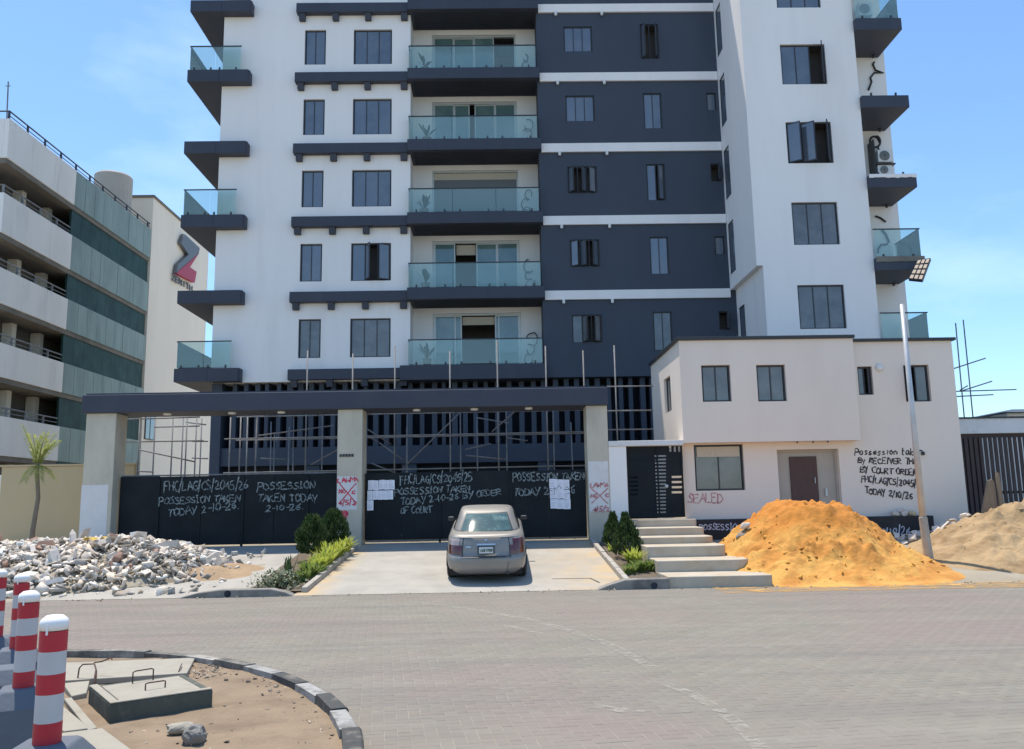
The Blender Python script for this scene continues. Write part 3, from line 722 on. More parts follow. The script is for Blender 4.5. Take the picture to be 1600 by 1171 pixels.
# right-hand balconies
MB().box(14.09,16.15,31.7,46,.74,TOP).build('side_wall', M_white, tower)
for k in range(0, 6):
    zt = 20.20 + FL - FL*k
    s_ = MB().box(14.093,15.9,29.62,31.697,zt-.49,zt).build('balcony_slab', M_navy if k != 4 else M_navy2, tower, bevel=.012)
    if k == 3 or k == 4:
        sc = MB(); random.seed(k)
        xx = [14.10+i*.12 for i in range(16)]
        poly = [(x, zt-.06-.08*abs(noise.noise((x*3,k,0)))-(.10 if k == 4 else .03)) for x in xx]
        sc.prism([(14.10,zt+.03)]+[(a,c) for a,c in poly]+[(15.9,zt+.03)], 29.585, 29.617, 'y')
        sc.build('bare_screed_edge', M_white if k == 3 else M_soffit, s_)
    if k in (1, 4, 5, 0): balcony_glass(s_, [14.12,15.84], 29.70, zt, 1.12, side=[(15.84,31.6)])
    else:
        for x in (14.5, 15.45): MB().box(x-.03,x+.03,29.68,29.74,zt-.01,zt+.14).build('glass_clamp', M_rail, s_)
    for x in (14.3, 15.6): MB().lathe([(.05,0),(.06,.06),(.06,.10)], (x,31.5,zt-.60), 8).build('soffit_lamp', M_rail, s_)
# side slabs and glass balconies round the left corner
for k in range(0, 6):
    zt = zf(k)
    s_ = MB().box(-12.9,TX0-.003,33.05,41.5,zt-.54,zt).build('side_slab', M_navy, tower, bevel=.012)
    MB().prism([(TX0,33.05),(-10.37,33.05),(-10.30,33.15),(-10.30,33.497),(TX0,33.497)], zt-.54, zt, 'z').build('corner_return', M_navy, s_, bevel=.012)
    if k % 2 == 1:
        balcony_glass(s_, [-12.84,-11.77,-10.70], 33.15, zt, 1.12, side=[(-12.84,41.0)])
# roof, back and dark podium
b = MB()
b.quad((TX0,47,.74),(16.1,47,.74),(16.1,47,TOP),(TX0,47,TOP)); b.box(TX0,16.1,33.6,47,TOP,TOP+.3); b.box(BX0,BX1,29.81,33.6,TOP,TOP+.3)
b.build('roof', M_white, tower)
pod = MB()
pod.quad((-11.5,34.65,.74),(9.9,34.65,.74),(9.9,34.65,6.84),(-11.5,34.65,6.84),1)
pod.box(-11.5,9.9,33.72,34.6,3.49,4.21,0)
pod.box(-11.55,-11.15,33.6,36,.74,6.84,0)
pod.quad((-11.55,36,.74),(-11.55,47,.74),(-11.55,47,6.84),(-11.55,36,6.84),0)
for x in (-7.5,-3.6,1.9,6.0): pod.box(x-.3,x+.3,33.8,34.5,.74,3.485,0)
podo = pod.build('podium', [M_navy2, M_dark], tower)
x = -10.75; frnd = random.Random(3)
while x < 9.7:
    MB().box(x,x+.17+frnd.uniform(-.03,.05),33.74,34.55,4.215,6.835).build('fin', M_navy2, podo); x += .445*frnd.uniform(.88,1.12)

# =================================================================== GATEWAY
YG = 24.2
GZ = terr(YG)
gw = thing('gateway', 'concrete gateway of three square columns carrying a long dark beam', 'gateway', (-4.3,YG,GZ))
MB().box(-12.0,3.22,YG-.12,YG+1.25,4.61,5.13).build('beam', M_beam, gw, bevel=.02)
MB().box(-11.95,3.17,YG+.02,YG+1.1,5.134,5.19).build('beam_coping', M_beam, gw)
cols_ = []
for x0, x1 in ((-11.9,-11.04),(-4.65,-3.93),(2.58,3.2)):
    cols_.append(MB().box(x0,x1,YG,YG+.75,GZ-.2,4.607).build('column', M_conc, gw, bevel=.015))
MB().box(-11.91,-11.15,YG-.006,YG-.002,GZ,2.55).build('white_patch', M_patch, cols_[0])
MB().box(-4.64,-4.06,YG-.006,YG-.002,1.72,2.67).build('white_patch', M_patch, cols_[1])
MB().box(2.60,3.17,YG-.006,YG-.002,1.55,2.98).build('white_patch', M_patch, cols_[2])
sp = MB(); ring = []
for j in range(26):
    a = 2*math.pi*j/26; r = .13*(1+.12*math.sin(3*a)+.08*math.sin(7*a)); ring.append((-4.44+r*math.cos(a), YG-.005, 1.58+r*math.sin(a)))
sp.add(ring, [tuple(range(26))]); sp.build('red_paint_blot', M_rpaint, cols_[1])
pl = MB()
for j in range(5): pl.box(-4.58+j*.085,-4.515+j*.085,YG-.02,YG-.002,3.23,3.31)
pl.build('number_plate', M_kblack, cols_[1])
for px, py in ((262,648),(363,650),(440,643),(651,638),(741,640),(826,634)):
    p = at(px, py, YG+.35)
    MB().lathe([(.10,0),(.115,.02),(.115,.05)], (p.x, YG+.33, 4.56), 14).build('downlight', M_plastic, gw)

# ---- hand lettering as flat painted strokes
G = {
'A':[[(0,0),(.3,1),(.6,0)],[(.12,.4),(.5,.4)]],'B':[[(0,0),(0,1),(.4,.95),(.45,.7),(.05,.52),(.5,.4),(.5,.1),(0,0)]],
'C':[[(.55,.85),(.3,1),(.05,.7),(.05,.3),(.3,0),(.58,.12)]],'D':[[(0,0),(.02,1),(.4,.85),(.55,.5),(.4,.1),(0,0)]],
'E':[[(.5,1),(0,1),(0,0),(.52,0)],[(0,.52),(.4,.52)]],'F':[[(.55,1),(.05,1),(0,-.15)],[(0,.55),(.42,.55)]],
'G':[[(.55,.85),(.3,1),(.05,.6),(.1,.15),(.35,0),(.55,.2),(.55,.45),(.3,.45)]],'H':[[(0,0),(0,1)],[(.5,1),(.5,0)],[(0,.5),(.5,.5)]],
'I':[[(.2,0),(.2,1)],[(.05,1),(.36,1)],[(.05,0),(.36,0)]],'K':[[(0,0),(0,1)],[(.5,1),(.02,.45),(.52,0)]],'L':[[(0,1),(0,0),(.5,.03)]],
'M':[[(0,0),(.05,1),(.3,.4),(.55,1),(.6,0)]],'N':[[(0,0),(.03,1),(.48,0),(.5,1)]],'O':[[(.28,1),(.04,.7),(.05,.25),(.28,0),(.52,.25),(.52,.72),(.28,1)]],
'P':[[(0,-.2),(.02,1),(.4,.95),(.5,.72),(.38,.5),(.03,.45)]],'R':[[(0,0),(.02,1),(.4,.95),(.45,.7),(.05,.5),(.5,0)]],
'S':[[(.5,.88),(.28,1),(.06,.8),(.2,.55),(.42,.42),(.46,.15),(.22,0),(0,.12)]],'T':[[(0,1),(.58,1)],[(.3,1),(.28,0)]],'U':[[(0,1),(.03,.2),(.25,0),(.48,.2),(.5,1)]],
'V':[[(0,1),(.25,0),(.5,1)]],'W':[[(0,1),(.12,0),(.3,.6),(.48,0),(.6,1)]],'X':[[(0,0),(.5,1)],[(0,1),(.5,0)]],'Y':[[(0,1),(.25,.5)],[(.52,1),(.15,-.2)]],
'0':[[(.25,1),(.04,.7),(.05,.25),(.25,0),(.45,.25),(.45,.72),(.25,1)]],'1':[[(.15,0),(.17,1)]],'2':[[(.02,.8),(.22,1),(.45,.78),(.3,.4),(0,0),(.52,.03)]],
'4':[[(.4,0),(.4,1),(0,.35),(.55,.35)]],'5':[[(.5,1),(.1,1),(.05,.55),(.4,.55),(.45,.2),(.2,0),(0,.1)]],'6':[[(.45,1),(.1,.6),(.05,.2),(.25,0),(.48,.2),(.35,.48),(.08,.35)]],
'/':[[(.0,-.25),(.32,1.25)]],'-':[[(.05,.42),(.5,.45)]],'.':[[(.1,0),(.16,.08)]],'(':[[(.3,1.15),(.1,.6),(.12,.2),(.3,-.15)]],
'a':[[(.45,.6),(.2,.62),(.05,.3),(.2,0),(.42,.2),(.45,.6),(.48,0)]],'b':[[(0,1),(0,0),(.35,.05),(.42,.35),(.25,.55),(0,.4)]],'c':[[(.42,.5),(.2,.6),(.04,.3),(.2,0),(.45,.08)]],
'e':[[(.05,.3),(.42,.35),(.3,.62),(.08,.5),(.06,.15),(.25,0),(.45,.1)]],'i':[[(.15,0),(.15,.6)],[(.15,.8),(.17,.86)]],'k':[[(0,0),(0,1)],[(.4,.6),(.02,.3),(.42,0)]],
'n':[[(0,0),(0,.6),(.25,.62),(.42,.45),(.43,0)]],'o':[[(.25,.62),(.05,.45),(.05,.15),(.25,0),(.45,.2),(.42,.5),(.25,.62)]],'s':[[(.42,.55),(.2,.62),(.08,.45),(.38,.2),(.25,0),(.02,.06)]],
't':[[(.15,1),(.17,.1),(.38,.02)],[(0,.62),(.36,.62)]],'y':[[(0,.6),(.2,.15)],[(.42,.6),(.1,-.35)]],' ':[],
}
LIFT = [0]
def lettering(parent, name, mat, lines, Y, lw, seed, wob=.10, off=.004):
    """lines: (text, x0, y0, x1, y1, height): base line and letter height as they measure in the photograph, laid on the plane at Y"""
    r = random.Random(seed); lift = 0
    for text, x0, y0, x1, y1, h in lines:
        b = MB()
        adv = [(.34 if c in '/1I.-i ' else .52) if c != 'M' else .62 for c in text]
        tot = sum(adv); L_ = math.hypot(x1-x0, y1-y0); sc = L_/tot
        ux, uy = (x1-x0)/L_, (y1-y0)/L_
        cur = 0
        for c, a in zip(text + ' ', adv + [.34]):
            if c == ' ' and b.v:
                o = b.build(name, mat, parent, fix=False); b = MB()
            dh_ = r.uniform(.86, 1.12); dy = r.uniform(-.06,.06); sl_ = r.uniform(-.08,.10)
            for st in G.get(c, []):
                P = []
                pts_ = []
                for i in range(len(st)-1):
                    pts_.append(st[i]); pts_.append(((st[i][0]+st[i+1][0])/2 + r.uniform(-.02,.02), (st[i][1]+st[i+1][1])/2 + r.uniform(-.02,.02)))
                pts_.append(st[-1])
                for gx_, gy_ in pts_:
                    gx_ = gx_*(.85 if c not in '1' else 1) + sl_*gy_ + r.uniform(-wob,wob)*.5; gy_ = gy_*dh_ + dy + r.uniform(-wob,wob)*.6
                    s_ = cur + gx_*a/.52*sc*1.0 if c not in '/1I.-i ' else cur + gx_*sc*.8
                    qx = x0 + ux*s_ + uy*0; qy = y0 + uy*s_ - gy_*h
                    P.append(at(qx, qy, Y))
                lift += .00012
                v = []
                for i, p in enumerate(P):
                    t = P[min(i+1,len(P)-1)] - P[max(i-1,0)]
                    if t.length < 1e-6: t = Vector((1,0,0))
                    t.normalize(); nn = Vector((-t.z,0,t.x)) * lw*.5*r.uniform(.55,1.35)
                    y_ = Y - off - lift
                    v += [(p.x+nn.x, y_, p.z+nn.z), (p.x-nn.x, y_, p.z-nn.z)]
                b.add(v, [(2*i,2*i+1,2*i+3,2*i+2) for i in range(len(P)-1)])
            cur += a*sc
    return o

# ---- the two sheet metal gates
def gate_panel_set(name, label, edges, z0, ztop, Y, wicket=None):
    g = thing(name, label, 'gate', ((edges[0]+edges[-1])/2, Y, z0))
    for i, (a, c) in enumerate(zip(edges, edges[1:])):
        MB().box(a+.006,c-.006,Y-.003*(i%2),Y+.05,z0+(.13 if name == 'swing_gate' else .08),ztop+rnd.uniform(-.012,.012)).build('sheet_panel', M_gate, g, bevel=.006)
    fr = MB(); fr.box(edges[0],edges[-1],Y+.055,Y+.12,z0+.1,z0+.18); fr.box(edges[0],edges[-1],Y+.055,Y+.12,ztop-.12,ztop-.04)
    fr.build('back_rail', M_rail, g)
    return g
E1 = [-10.98,-9.85,-8.62,-7.42,-6.52,-5.55,-4.68]
gate1 = gate_panel_set('sliding_gate', 'wide black sheet metal gate on the rubble side with white painted writing', E1, GZ, 2.77, YG+.34)
tb = MB(); tb.tube([(-10.95,YG+.40,2.80),(-4.7,YG+.40,2.80)], .022, 8); tb.build('top_rail', M_steel, gate1)
for x in (-9.85,-7.42,-5.55): MB().box(x-.035,x+.035,YG+.30,YG+.335,GZ+.02,2.7).build('cover_strip', M_gate, gate1)
lettering(gate1, 'painted_writing', M_wpaint, [
    ('FHC/LAG/CS/2045/26', 257, 768, 390, 764, 14), ('POSSESSION TAKEN', 249, 789, 377, 783, 11), ('TODAY 2-10-26.', 263, 808, 378, 794, 12),
    ('POSSESSION', 403, 766, 494, 763, 11), ('TAKEN TODAY', 403, 785, 498, 784, 12), ('2-10-26.', 416, 799, 478, 796, 9)], YG+.336, .034, 5, off=.045)
E2 = [-3.9,-2.83,-1.72,-.93,.35,1.45,2.55]
gate2 = gate_panel_set('swing_gate', 'black double sheet metal gate behind the silver car with writing and paper notices', E2, GZ+.02, 2.77, YG+.34)
MB().box(-1.75,-1.69,YG+.295,YG+.335,GZ-.04,2.74).build('cover_strip', M_gate, gate2)
MB().box(.32,.38,YG+.30,YG+.335,GZ+.02,2.74).build('cover_strip', M_gate, gate2)
lettering(gate2, 'painted_writing', M_wpaint, [
    ('FHC/LAG/CS/2045/25', 626, 757, 739, 752, 13), ('POSSESSION TAKEN', 617, 774, 736, 768, 10), ('TODAY 2-10-26 BY ORDER', 626, 790, 784, 773, 10), ('OF COURT', 626, 803, 676, 801, 10),
    ('POSSESSION TAKEN', 801, 752, 914, 750, 12), ('TODAY 2-10-26', 803, 776, 900, 770, 12)], YG+.336, .035, 9, off=.045)
# paper notices pasted on the gate
def notice(px0, py0, px1, py1, i):
    a = at(px0, py1, YG+.285); c = at(px1, py0, YG+.285)
    y = YG+.283 - .0014*(i % 4)
    b = MB(); r = random.Random(i)
    tl = r.uniform(-.012,.012)
    b.add([(a.x,y,a.z),(c.x,y,a.z+tl),(c.x+tl*.5,y-.004,c.z+tl),(a.x+tl*.5,y-.006,c.z)], [(0,1,2,3)], 0)
    w = c.x-a.x; h = c.z-a.z
    for k in range(9):
        if k in (2,): continue
        z = c.z - h*(.10+.09*k); L_ = w*r.uniform(.5,.8) if k else w*.45
        b.quad((a.x+w*.1,y-.008,z-.006),(a.x+w*.1+L_,y-.008,z-.006),(a.x+w*.1+L_,y-.008,z+.004),(a.x+w*.1,y-.008,z+.004),1)
    b.build('paper_notice', [M_paper, M_print], gate2, fix=False)
q = 0
for i in range(5): notice(575+8.4*i, 751-.25*i, 583.2+8.4*i, 766-.25*i, q); q += 1
for i in range(5): notice(574+8.1*i, 767-.2*i, 581.9+8.1*i, 781.5-.2*i, q); q += 1
notice(573.5, 782, 583.5, 798, q); q += 1
for c_ in range(3):
    for r_ in range(3): notice(858.5+10.4*c_+r_*.9, 748.5+15.6*r_+c_*.6, 868.6+10.4*c_+r_*.9, 763.6+15.6*r_+c_*.6, q); q += 1
# red crossed notes on the two painted columns
def cross(parent, x0, y0, x1, y1, m, seed):
    r = random.Random(seed); b = MB()
    for i, ((ax,ay),(bx,by)) in enumerate((((x0,y0),(x1,y1)),((x1,y0),(x0,y1)))):
        P = [at(ax+(bx-ax)*t/6, ay+(by-ay)*t/6+r.uniform(-.6,.6), YG) for t in range(7)]
        v = []; y = YG-.011-.001*i
        for j, p in enumerate(P):
            t = (P[min(j+1,6)]-P[max(j-1,0)]).normalized(); nn = Vector((-t.z,0,t.x))*.016
            v += [(p.x+nn.x,y,p.z+nn.z),(p.x-nn.x,y,p.z-nn.z)]
        b.add(v, [(2*j,2*j+1,2*j+3,2*j+2) for j in range(6)])
    b.build('painted_cross', m, parent, fix=False)
cross(cols_[1], 530, 755, 557, 787, M_rpaint, 1); cross(cols_[2], 924, 763, 950, 787, M_rfaint, 2)
lettering(cols_[1], 'painted_writing', M_rpaint, [('LAWMA', 528, 755, 560, 753, 7.5), ('NO', 530, 771, 541, 771, 6), ('C', 550, 772, 556, 772, 5), ('4/5/2', 529, 790, 557, 789, 7)], YG, .036, 3, off=.013)
lettering(cols_[2], 'painted_writing', M_rfaint, [('LAWMA', 923, 762, 950, 761, 7), ('NO', 923, 778, 933, 778, 6), ('C', 946, 777, 952, 777, 5), ('4/5/2', 926, 800, 953, 799, 7)], YG, .036, 4, off=.013)

# =================================================================== SCAFFOLDING behind the gates
def scaffold(name, label, tubes, loc):
    s_ = thing(name, label, 'scaffolding', loc)
    for p0, p1 in tubes: MB().tube([p0, p1], .024, 7).build('tube', M_steel, s_, smooth=True)
    return s_
tubes = []
YS, YS2 = 27.2, 28.4
for px, pt in ((480,548),(551,553),(617,541),(703,549),(777,532),(853,541),(912,548)):
    x = at(px, pt+40, YS); t = at(px, pt, YS); tubes.append(((x.x,YS,GZ),(x.x,YS,t.z)))
    tubes.append(((x.x+.28,YS2,GZ),(x.x+.28,YS2,t.z-1.6)))
for px in (359,375,400):
    x = at(px, 700, YS+.3); tubes.append(((x.x,YS+.3,GZ),(x.x,YS+.3,at(px,652,YS+.3).z)))
for Y_, zz_ in ((YS,4.95),(YS,4.05),(YS2,4.9),(YS2,4.1),(YS,2.95)):
    tubes.append(((-8.9,Y_+.05,zz_),(3.1,Y_+.05,zz_+.05)))
for x in (-8,-6.2,-4.4,-2,-.3,1.6,2.6): tubes.append(((x,YS-.3,4.9),(x+.05,YS2+.3,4.95)))
tubes += [((-3.2,YS+.6,3.0),(-.9,YS+.6,5.2)), ((-.2,YS+.6,4.2),(1.2,YS+.6,5.4)), ((-6.2,YS+.6,3.2),(-4.4,YS+.6,4.2)), ((-8.0,YS+.7,4.2),(-5.5,YS+.7,4.5))]
for i in range(12): x = -3.4+i*.5; tubes.append(((x,YS-.2,4.98+rnd.uniform(-.2,.1)),(x+rnd.uniform(-.3,.3),YS2,5.05+rnd.uniform(-.15,.15))))
tr_ = random.Random(12)
for i in range(9):
    x = tr_.uniform(-8.6,2.8); y_ = YS+tr_.uniform(.3,2.6); tubes.append(((x,y_,GZ),(x+tr_.uniform(-.06,.06),y_,tr_.uniform(4.4,5.0))))
for i in range(9):
    x = tr_.uniform(-8.6,2.2); y_ = YS+tr_.uniform(.2,2.4); z_ = tr_.uniform(3.1,4.9); tubes.append(((x,y_,z_),(x+tr_.uniform(.5,1.5),y_+.2,z_+tr_.uniform(-.7,.7))))
scaffold('scaffolding', 'grey tube scaffolding rising behind the gateway beam', tubes, (-3,YS,GZ))
tubes = []
for px, Y_ in ((186,26.5),(217,26.2),(241,28),(269,27),(285,28.4),(291,26.6),(306,28.2),(314,29.5)):
    p = at(px, 690, Y_); tubes.append(((p.x,Y_,GZ),(p.x,Y_,at(px,654,Y_).z)))
for (a,b_),(c,d),Y_ in (((184,656),(312,652),26.2),((184,691),(318,689),26.3),((217,703),(305,722),26.5),((241,668),(312,666),27.5),((184,735),(240,738),27.9),((290,660),(322,664),28.6),((300,690),(325,690),28.6),((300,716),(325,717),28.6)):
    tubes.append((tuple(at(a,b_,Y_)), tuple(at(c,d,Y_))))
scaffold('scaffolding', 'rusty tube scaffolding in front of the beige wall behind the rubble side gate', tubes, (-10,26.5,GZ))
tubes = []
p = at(962, 610, 27.0); tubes.append(((p.x,27,GZ),(p.x,27,at(960,540,27).z)))
for y_ in (604.6,642.6,672): a = at(948,y_,27.1); c = at(1021,y_-.5,27.1); tubes.append((tuple(a),(c.x,27.1,a.z)))
scaffold('scaffolding', 'single scaffold pole with cross tubes between the gateway and the guardhouse', tubes, (p.x,27,GZ))
tubes = []
YR = 31.0
for px0, py0, px1, py1 in ((1493,505,1511,700),(1505,500,1525,700),(1488,577,1540,560),(1500,612,1550,596),(1490,612,1588,609),(1492,620,1552,617),(1500,610,1512,603)):
    tubes.append((tuple(at(px0,py0,YR)), tuple(at(px1,py1,YR))))
scaffold('scaffolding', 'dark scaffold poles standing against the sky beside the guardhouse', tubes, (16.5,YR,GZ))

# =================================================================== GUARDHOUSE
YH = 24.2; GHX0, GHX1, GHX2 = 5.40, 10.60, 13.78
gh = thing('guardhouse', 'pale pink two storey guardhouse with dark windows and black writing', 'guardhouse', (9.5,YH,GZ))
b = MB()
O = Vector((GHX0,YH,3.47))
wa = (6.06,7.40-.0); 
def rect_px(a, c, Y): p, q_ = at(*a, Y), at(*c, Y); return min(p.x,q_.x), max(p.x,q_.x), min(p.z,q_.z), max(p.z,q_.z)
rA = rect_px((1095.3,571),(1143.8,627.5),YH); rB = rect_px((1181.3,570.5),(1230.3,627),YH)
wall(b, O, VX,VZ,VY, GHX1-GHX0, 6.50-3.47, [(r[0]-GHX0,r[1]-GHX0,r[2]-3.47,r[3]-3.47) for r in (rA,rB)], .2)
wall(b, O, VY,VZ,VX, 4.6, 6.50-3.47, [(1.45,2.45,1.12,2.22)], .2)
b.quad((GHX0,YH,3.47),(GHX1,YH,3.47),(GHX1,28.8,3.47),(GHX0,28.8,3.47)); b.quad((GHX1,YH,3.47),(GHX1,24.6,3.47),(GHX1,24.6,6.5),(GHX1,YH,6.5))
b.quad((GHX0,YH,6.5),(GHX1,YH,6.5),(GHX1,28.8,6.5),(GHX0,28.8,6.5)); b.quad((GHX0,28.8,.7),(GHX2,28.8,.7),(GHX2,28.8,6.48),(GHX0,28.8,6.48))
b.build('upper_wall', M_pink, gh)
YL = 24.6
rC = rect_px((1083.8,695.5),(1165,766),YL); rD = rect_px((1339,573),(1365.7,617),YL); rE = rect_px((1411,570.7),(1456,627.5),YL)
rP = rect_px((1213,693),(1318,808),YL); rP = (rP[0], rP[1], 1.27, 3.25)
z0 = .62
b = MB()
wall(b, Vector((GHX0+.04,YL,z0)), VX,VZ,VY, GHX2-GHX0-.04, 6.46-z0, [(r[0]-GHX0-.04,r[1]-GHX0-.04,r[2]-z0,r[3]-z0) for r in (rC,rD,rE,rP)], .18)
b.quad((GHX2,YL,z0),(GHX2,28.8,z0),(GHX2,28.8,6.46),(GHX2,YL,6.46)); b.quad((GHX1,YL,6.46),(GHX2,YL,6.46),(GHX2,28.8,6.46),(GHX1,28.8,6.46))
b.quad((GHX0+.04,YL,z0),(GHX0+.04,28.8,z0),(GHX0+.04,28.8,3.47),(GHX0+.04,YL,3.47))
b.build('lower_wall', M_pink, gh)
MB().prism([(GHX0-.08,YH-.08),(GHX1+.04,YH-.08),(GHX1+.04,28.8),(GHX0-.08,28.8)], 6.503, 6.60, 'z').build('coping', M_rail, gh, bevel=.01)
MB().box(GHX1+.045,GHX2+.1,YL-.1,28.8,6.463,6.55).build('coping', M_rail, gh, bevel=.01)
for r, n_ in ((rA,2),(rB,2)):
    window(gh, Vector((r[0],YH,r[2])), VX,VZ,VY, r[1]-r[0], r[3]-r[2], n_, glass=M_wglass2, inset=.1)
window(gh, Vector((GHX0,YH+1.45,3.47+1.12)), VY,VZ,VX, 1.0, 1.10, 2, glass=M_wglass2, inset=.08)
window(gh, Vector((rC[0],YL,rC[2])), VX,VZ,VY, rC[1]-rC[0], rC[3]-rC[2], 2, glass=M_wglass2, inset=.1)
MB().box(rC[0]+.1,rC[1]-.1,YL+.075,YL+.098,rC[3]-.36,rC[3]-.06).build('window_blind', M_cream2, gh)
window(gh, Vector((rD[0],YL,rD[2])), VX,VZ,VY, rD[1]-rD[0], rD[3]-rD[2], 2, opens={1:(60,'r')}, glass=M_wglass2, inset=.1)
window(gh, Vector((rE[0],YL,rE[2])), VX,VZ,VY, rE[1]-rE[0], rE[3]-rE[2], 2, opens={0:(84,'l')}, glass=M_wglass2, inset=.1)
# recessed doorway with panels and a brown door
pt_ = MB()
pt_.box(rP[0]+.003,rP[1]-.003,YL+.24,YL+.30,rP[2],rP[3]-.003)
po = pt_.build('portal_panel', M_portal, gh)
pf = MB(); pf.box(rP[0]+.003,rP[0]+.06,YL+.18,YL+.238,rP[2],rP[3]-.003); pf.box(rP[1]-.06,rP[1]-.003,YL+.18,YL+.238,rP[2],rP[3]-.003); pf.box(rP[0]+.06,rP[1]-.06,YL+.18,YL+.238,rP[3]-.07,rP[3]-.003)
pf.build('portal_frame', M_portal, po)
rd = rect_px((1233,714),(1281,790),YL+.2)
do = MB().box(rd[0],rd[1],YL+.195,YL+.237,rP[2]+.02,rd[3]).build('door', M_door, gh, bevel=.008)
MB().tube([(rd[1]-.1,YL+.16,2.25),(rd[1]-.1,YL+.16,2.42)], .014, 8).build('handle', M_alum, do)
hp = at(1291,770,YL+.2); MB().box(hp.x-.03,hp.x+.03,YL+.16,YL+.237,hp.z-.1,hp.z+.12).build('handle', M_alum, po)
for px in (1247,1272,1295):
    p = at(px, 684.5, YH); MB().lathe([(.025,0),(.025,.06)], (p.x,YH+.09,3.42), 8).build('soffit_bolt', M_rail, gh)
# wall lamp
p = at(1373.6,575,YL); MB().lathe([(.02,.06),(.10,.04),(.12,0),(.10,-.04),(.02,-.06)], (0,0,0), 14)
wl = MB(); prof = [(.11,0),(.115,.03),(.09,.07),(.03,.09)]
wl.lathe(prof, (0,0,0), 16); wl.v = [(p.x+x, YL-.003-z, p.z+y) for x,y,z in wl.v]; wl.build('wall_lamp', M_plastic, gh, smooth=True)
cm = at(1441,709,YL); MB().box(cm.x-.04,cm.x+.04,YL-.09,YL-.002,cm.z-.05,cm.z+.05).build('junction_box', M_rail, gh, bevel=.01)
# black plinth along the foot of the wall
plo = MB().box(5.62,12.52,YL-.42,YL-.003,.5,1.26).build('plinth', M_plinth, gh, bevel=.015)
lettering(gh, 'painted_writing', M_kpaint, [
    ('Possession taken', 1336, 711, 1443, 711, 10), ('By RECEIVER THR', 1340, 724, 1434, 726, 9), ('BY COURT ORDER', 1344, 738, 1434, 744, 9.5), ('FHC/LAG/CS/2045/', 1346, 753, 1432, 761, 10), ('TODAY 2/10/26', 1351, 771, 1427, 781, 9.5)], YL, .036, 21)
lettering(gh, 'painted_writing', M_rfaint, [('SEALED', 1075, 786, 1130, 786, 14)], YL, .036, 12)
lettering(gh, 'painted_writing', M_print, [('POSSESSION TAKEN BY', 1092, 828, 1215, 828, 9), ('2/10/26', 1376, 838, 1424, 835, 12)], YL-.42, .030, 14, off=.004)

# ---- pedestrian gate, its post and lintel
pgw = thing('gate_surround', 'white rendered post and lintel round the black pedestrian gate', 'gate surround', (4.4,YG,1.3))
MB().box(3.203,3.72,YG+.02,YG+.5,.7,3.405).build('post', M_white, pgw, bevel=.012)
MB().box(3.203,5.395,YG-.02,YG+.55,3.408,3.56).build('lintel', M_patch, pgw, bevel=.012)
pg = thing('pedestrian_gate', 'black metal pedestrian gate with rows of narrow slots above the steps', 'gate', (4.5,YG+.2,1.34))
r = (3.73, 5.39, 1.34, 3.40); YP = YG+.2
hs = []
for i in range(17): a = rect_px((1022,711.7+i*5.5),(1041,713.9+i*5.5),YP); hs.append(a)
for i in range(5): hs.append(rect_px((979,745+i*6.6),(997,747.6+i*6.6),YP))
for i in range(4): hs.append(rect_px((1049.5,744+i*8),(1066,747+i*8),YP))
for i in range(3): a = rect_px((1045.5+i*7,697.5),(1049.5+i*7,706),YP); hs.append(a)
b = MB(); wall(b, Vector((r[0],YP,r[2])), VX,VZ,VY, r[1]-r[0], r[3]-r[2], [(h[0]-r[0],h[1]-r[0],h[2]-r[2],h[3]-r[2]) for h in hs], .04)
b.build('leaf', M_gate, pg)
b = MB()
for x in (3.75,4.62,5.33): b.box(x,x+.05,YP-.022,YP-.002,1.36,3.38)
b.box(3.8,5.33,YP-.02,YP-.003,1.36,1.42); b.box(3.8,4.62,YP-.02,YP-.003,3.0,3.04)
b.build('frame_bar', M_gate, pg)
p = at(1041,760,YP); MB().lathe([(.05,0),(.055,.04),(.03,.07)], (0,0,0), 12)
hd = MB(); hd.lathe([(.055,0),(.055,.04),(.03,.07)], (0,0,0), 12); hd.v = [(p.x+x, YP-.03-z, p.z+y) for x,y,z in hd.v]; hd.build('handle', M_alum, pg)

# ---- concrete steps up to the pedestrian gate
st = thing('steps', 'flight of six broad concrete steps up to the pedestrian gate', 'steps', (4.6,17.85,0))
SX = [(3.520,5.72),(3.523,5.68),(3.5,5.45),(3.503,5.44),(3.62,5.42),(3.70,5.50)]
SZ = [.24,.49,.745,.91,1.105,1.30]
for i in range(6):
    y0 = 17.82 + 1.13*i; y1 = 17.82 + 1.13*(i+1) if i < 5 else YG+.6
    x0, x1 = SX[i]
    rr = .45 if i in (1,2,3) else .08
    poly = [(x0,y0)] + [(x1-rr+rr*math.sin(t*math.pi/12), y0+rr-rr*math.cos(t*math.pi/12)) for t in range(7)] + [(x1,y1+.3),(x0,y1+.3)]
    MB().prism(poly, (SZ[i-1]-.25 if i else -.05), SZ[i], 'z').build('step', M_step, st, bevel=.018)

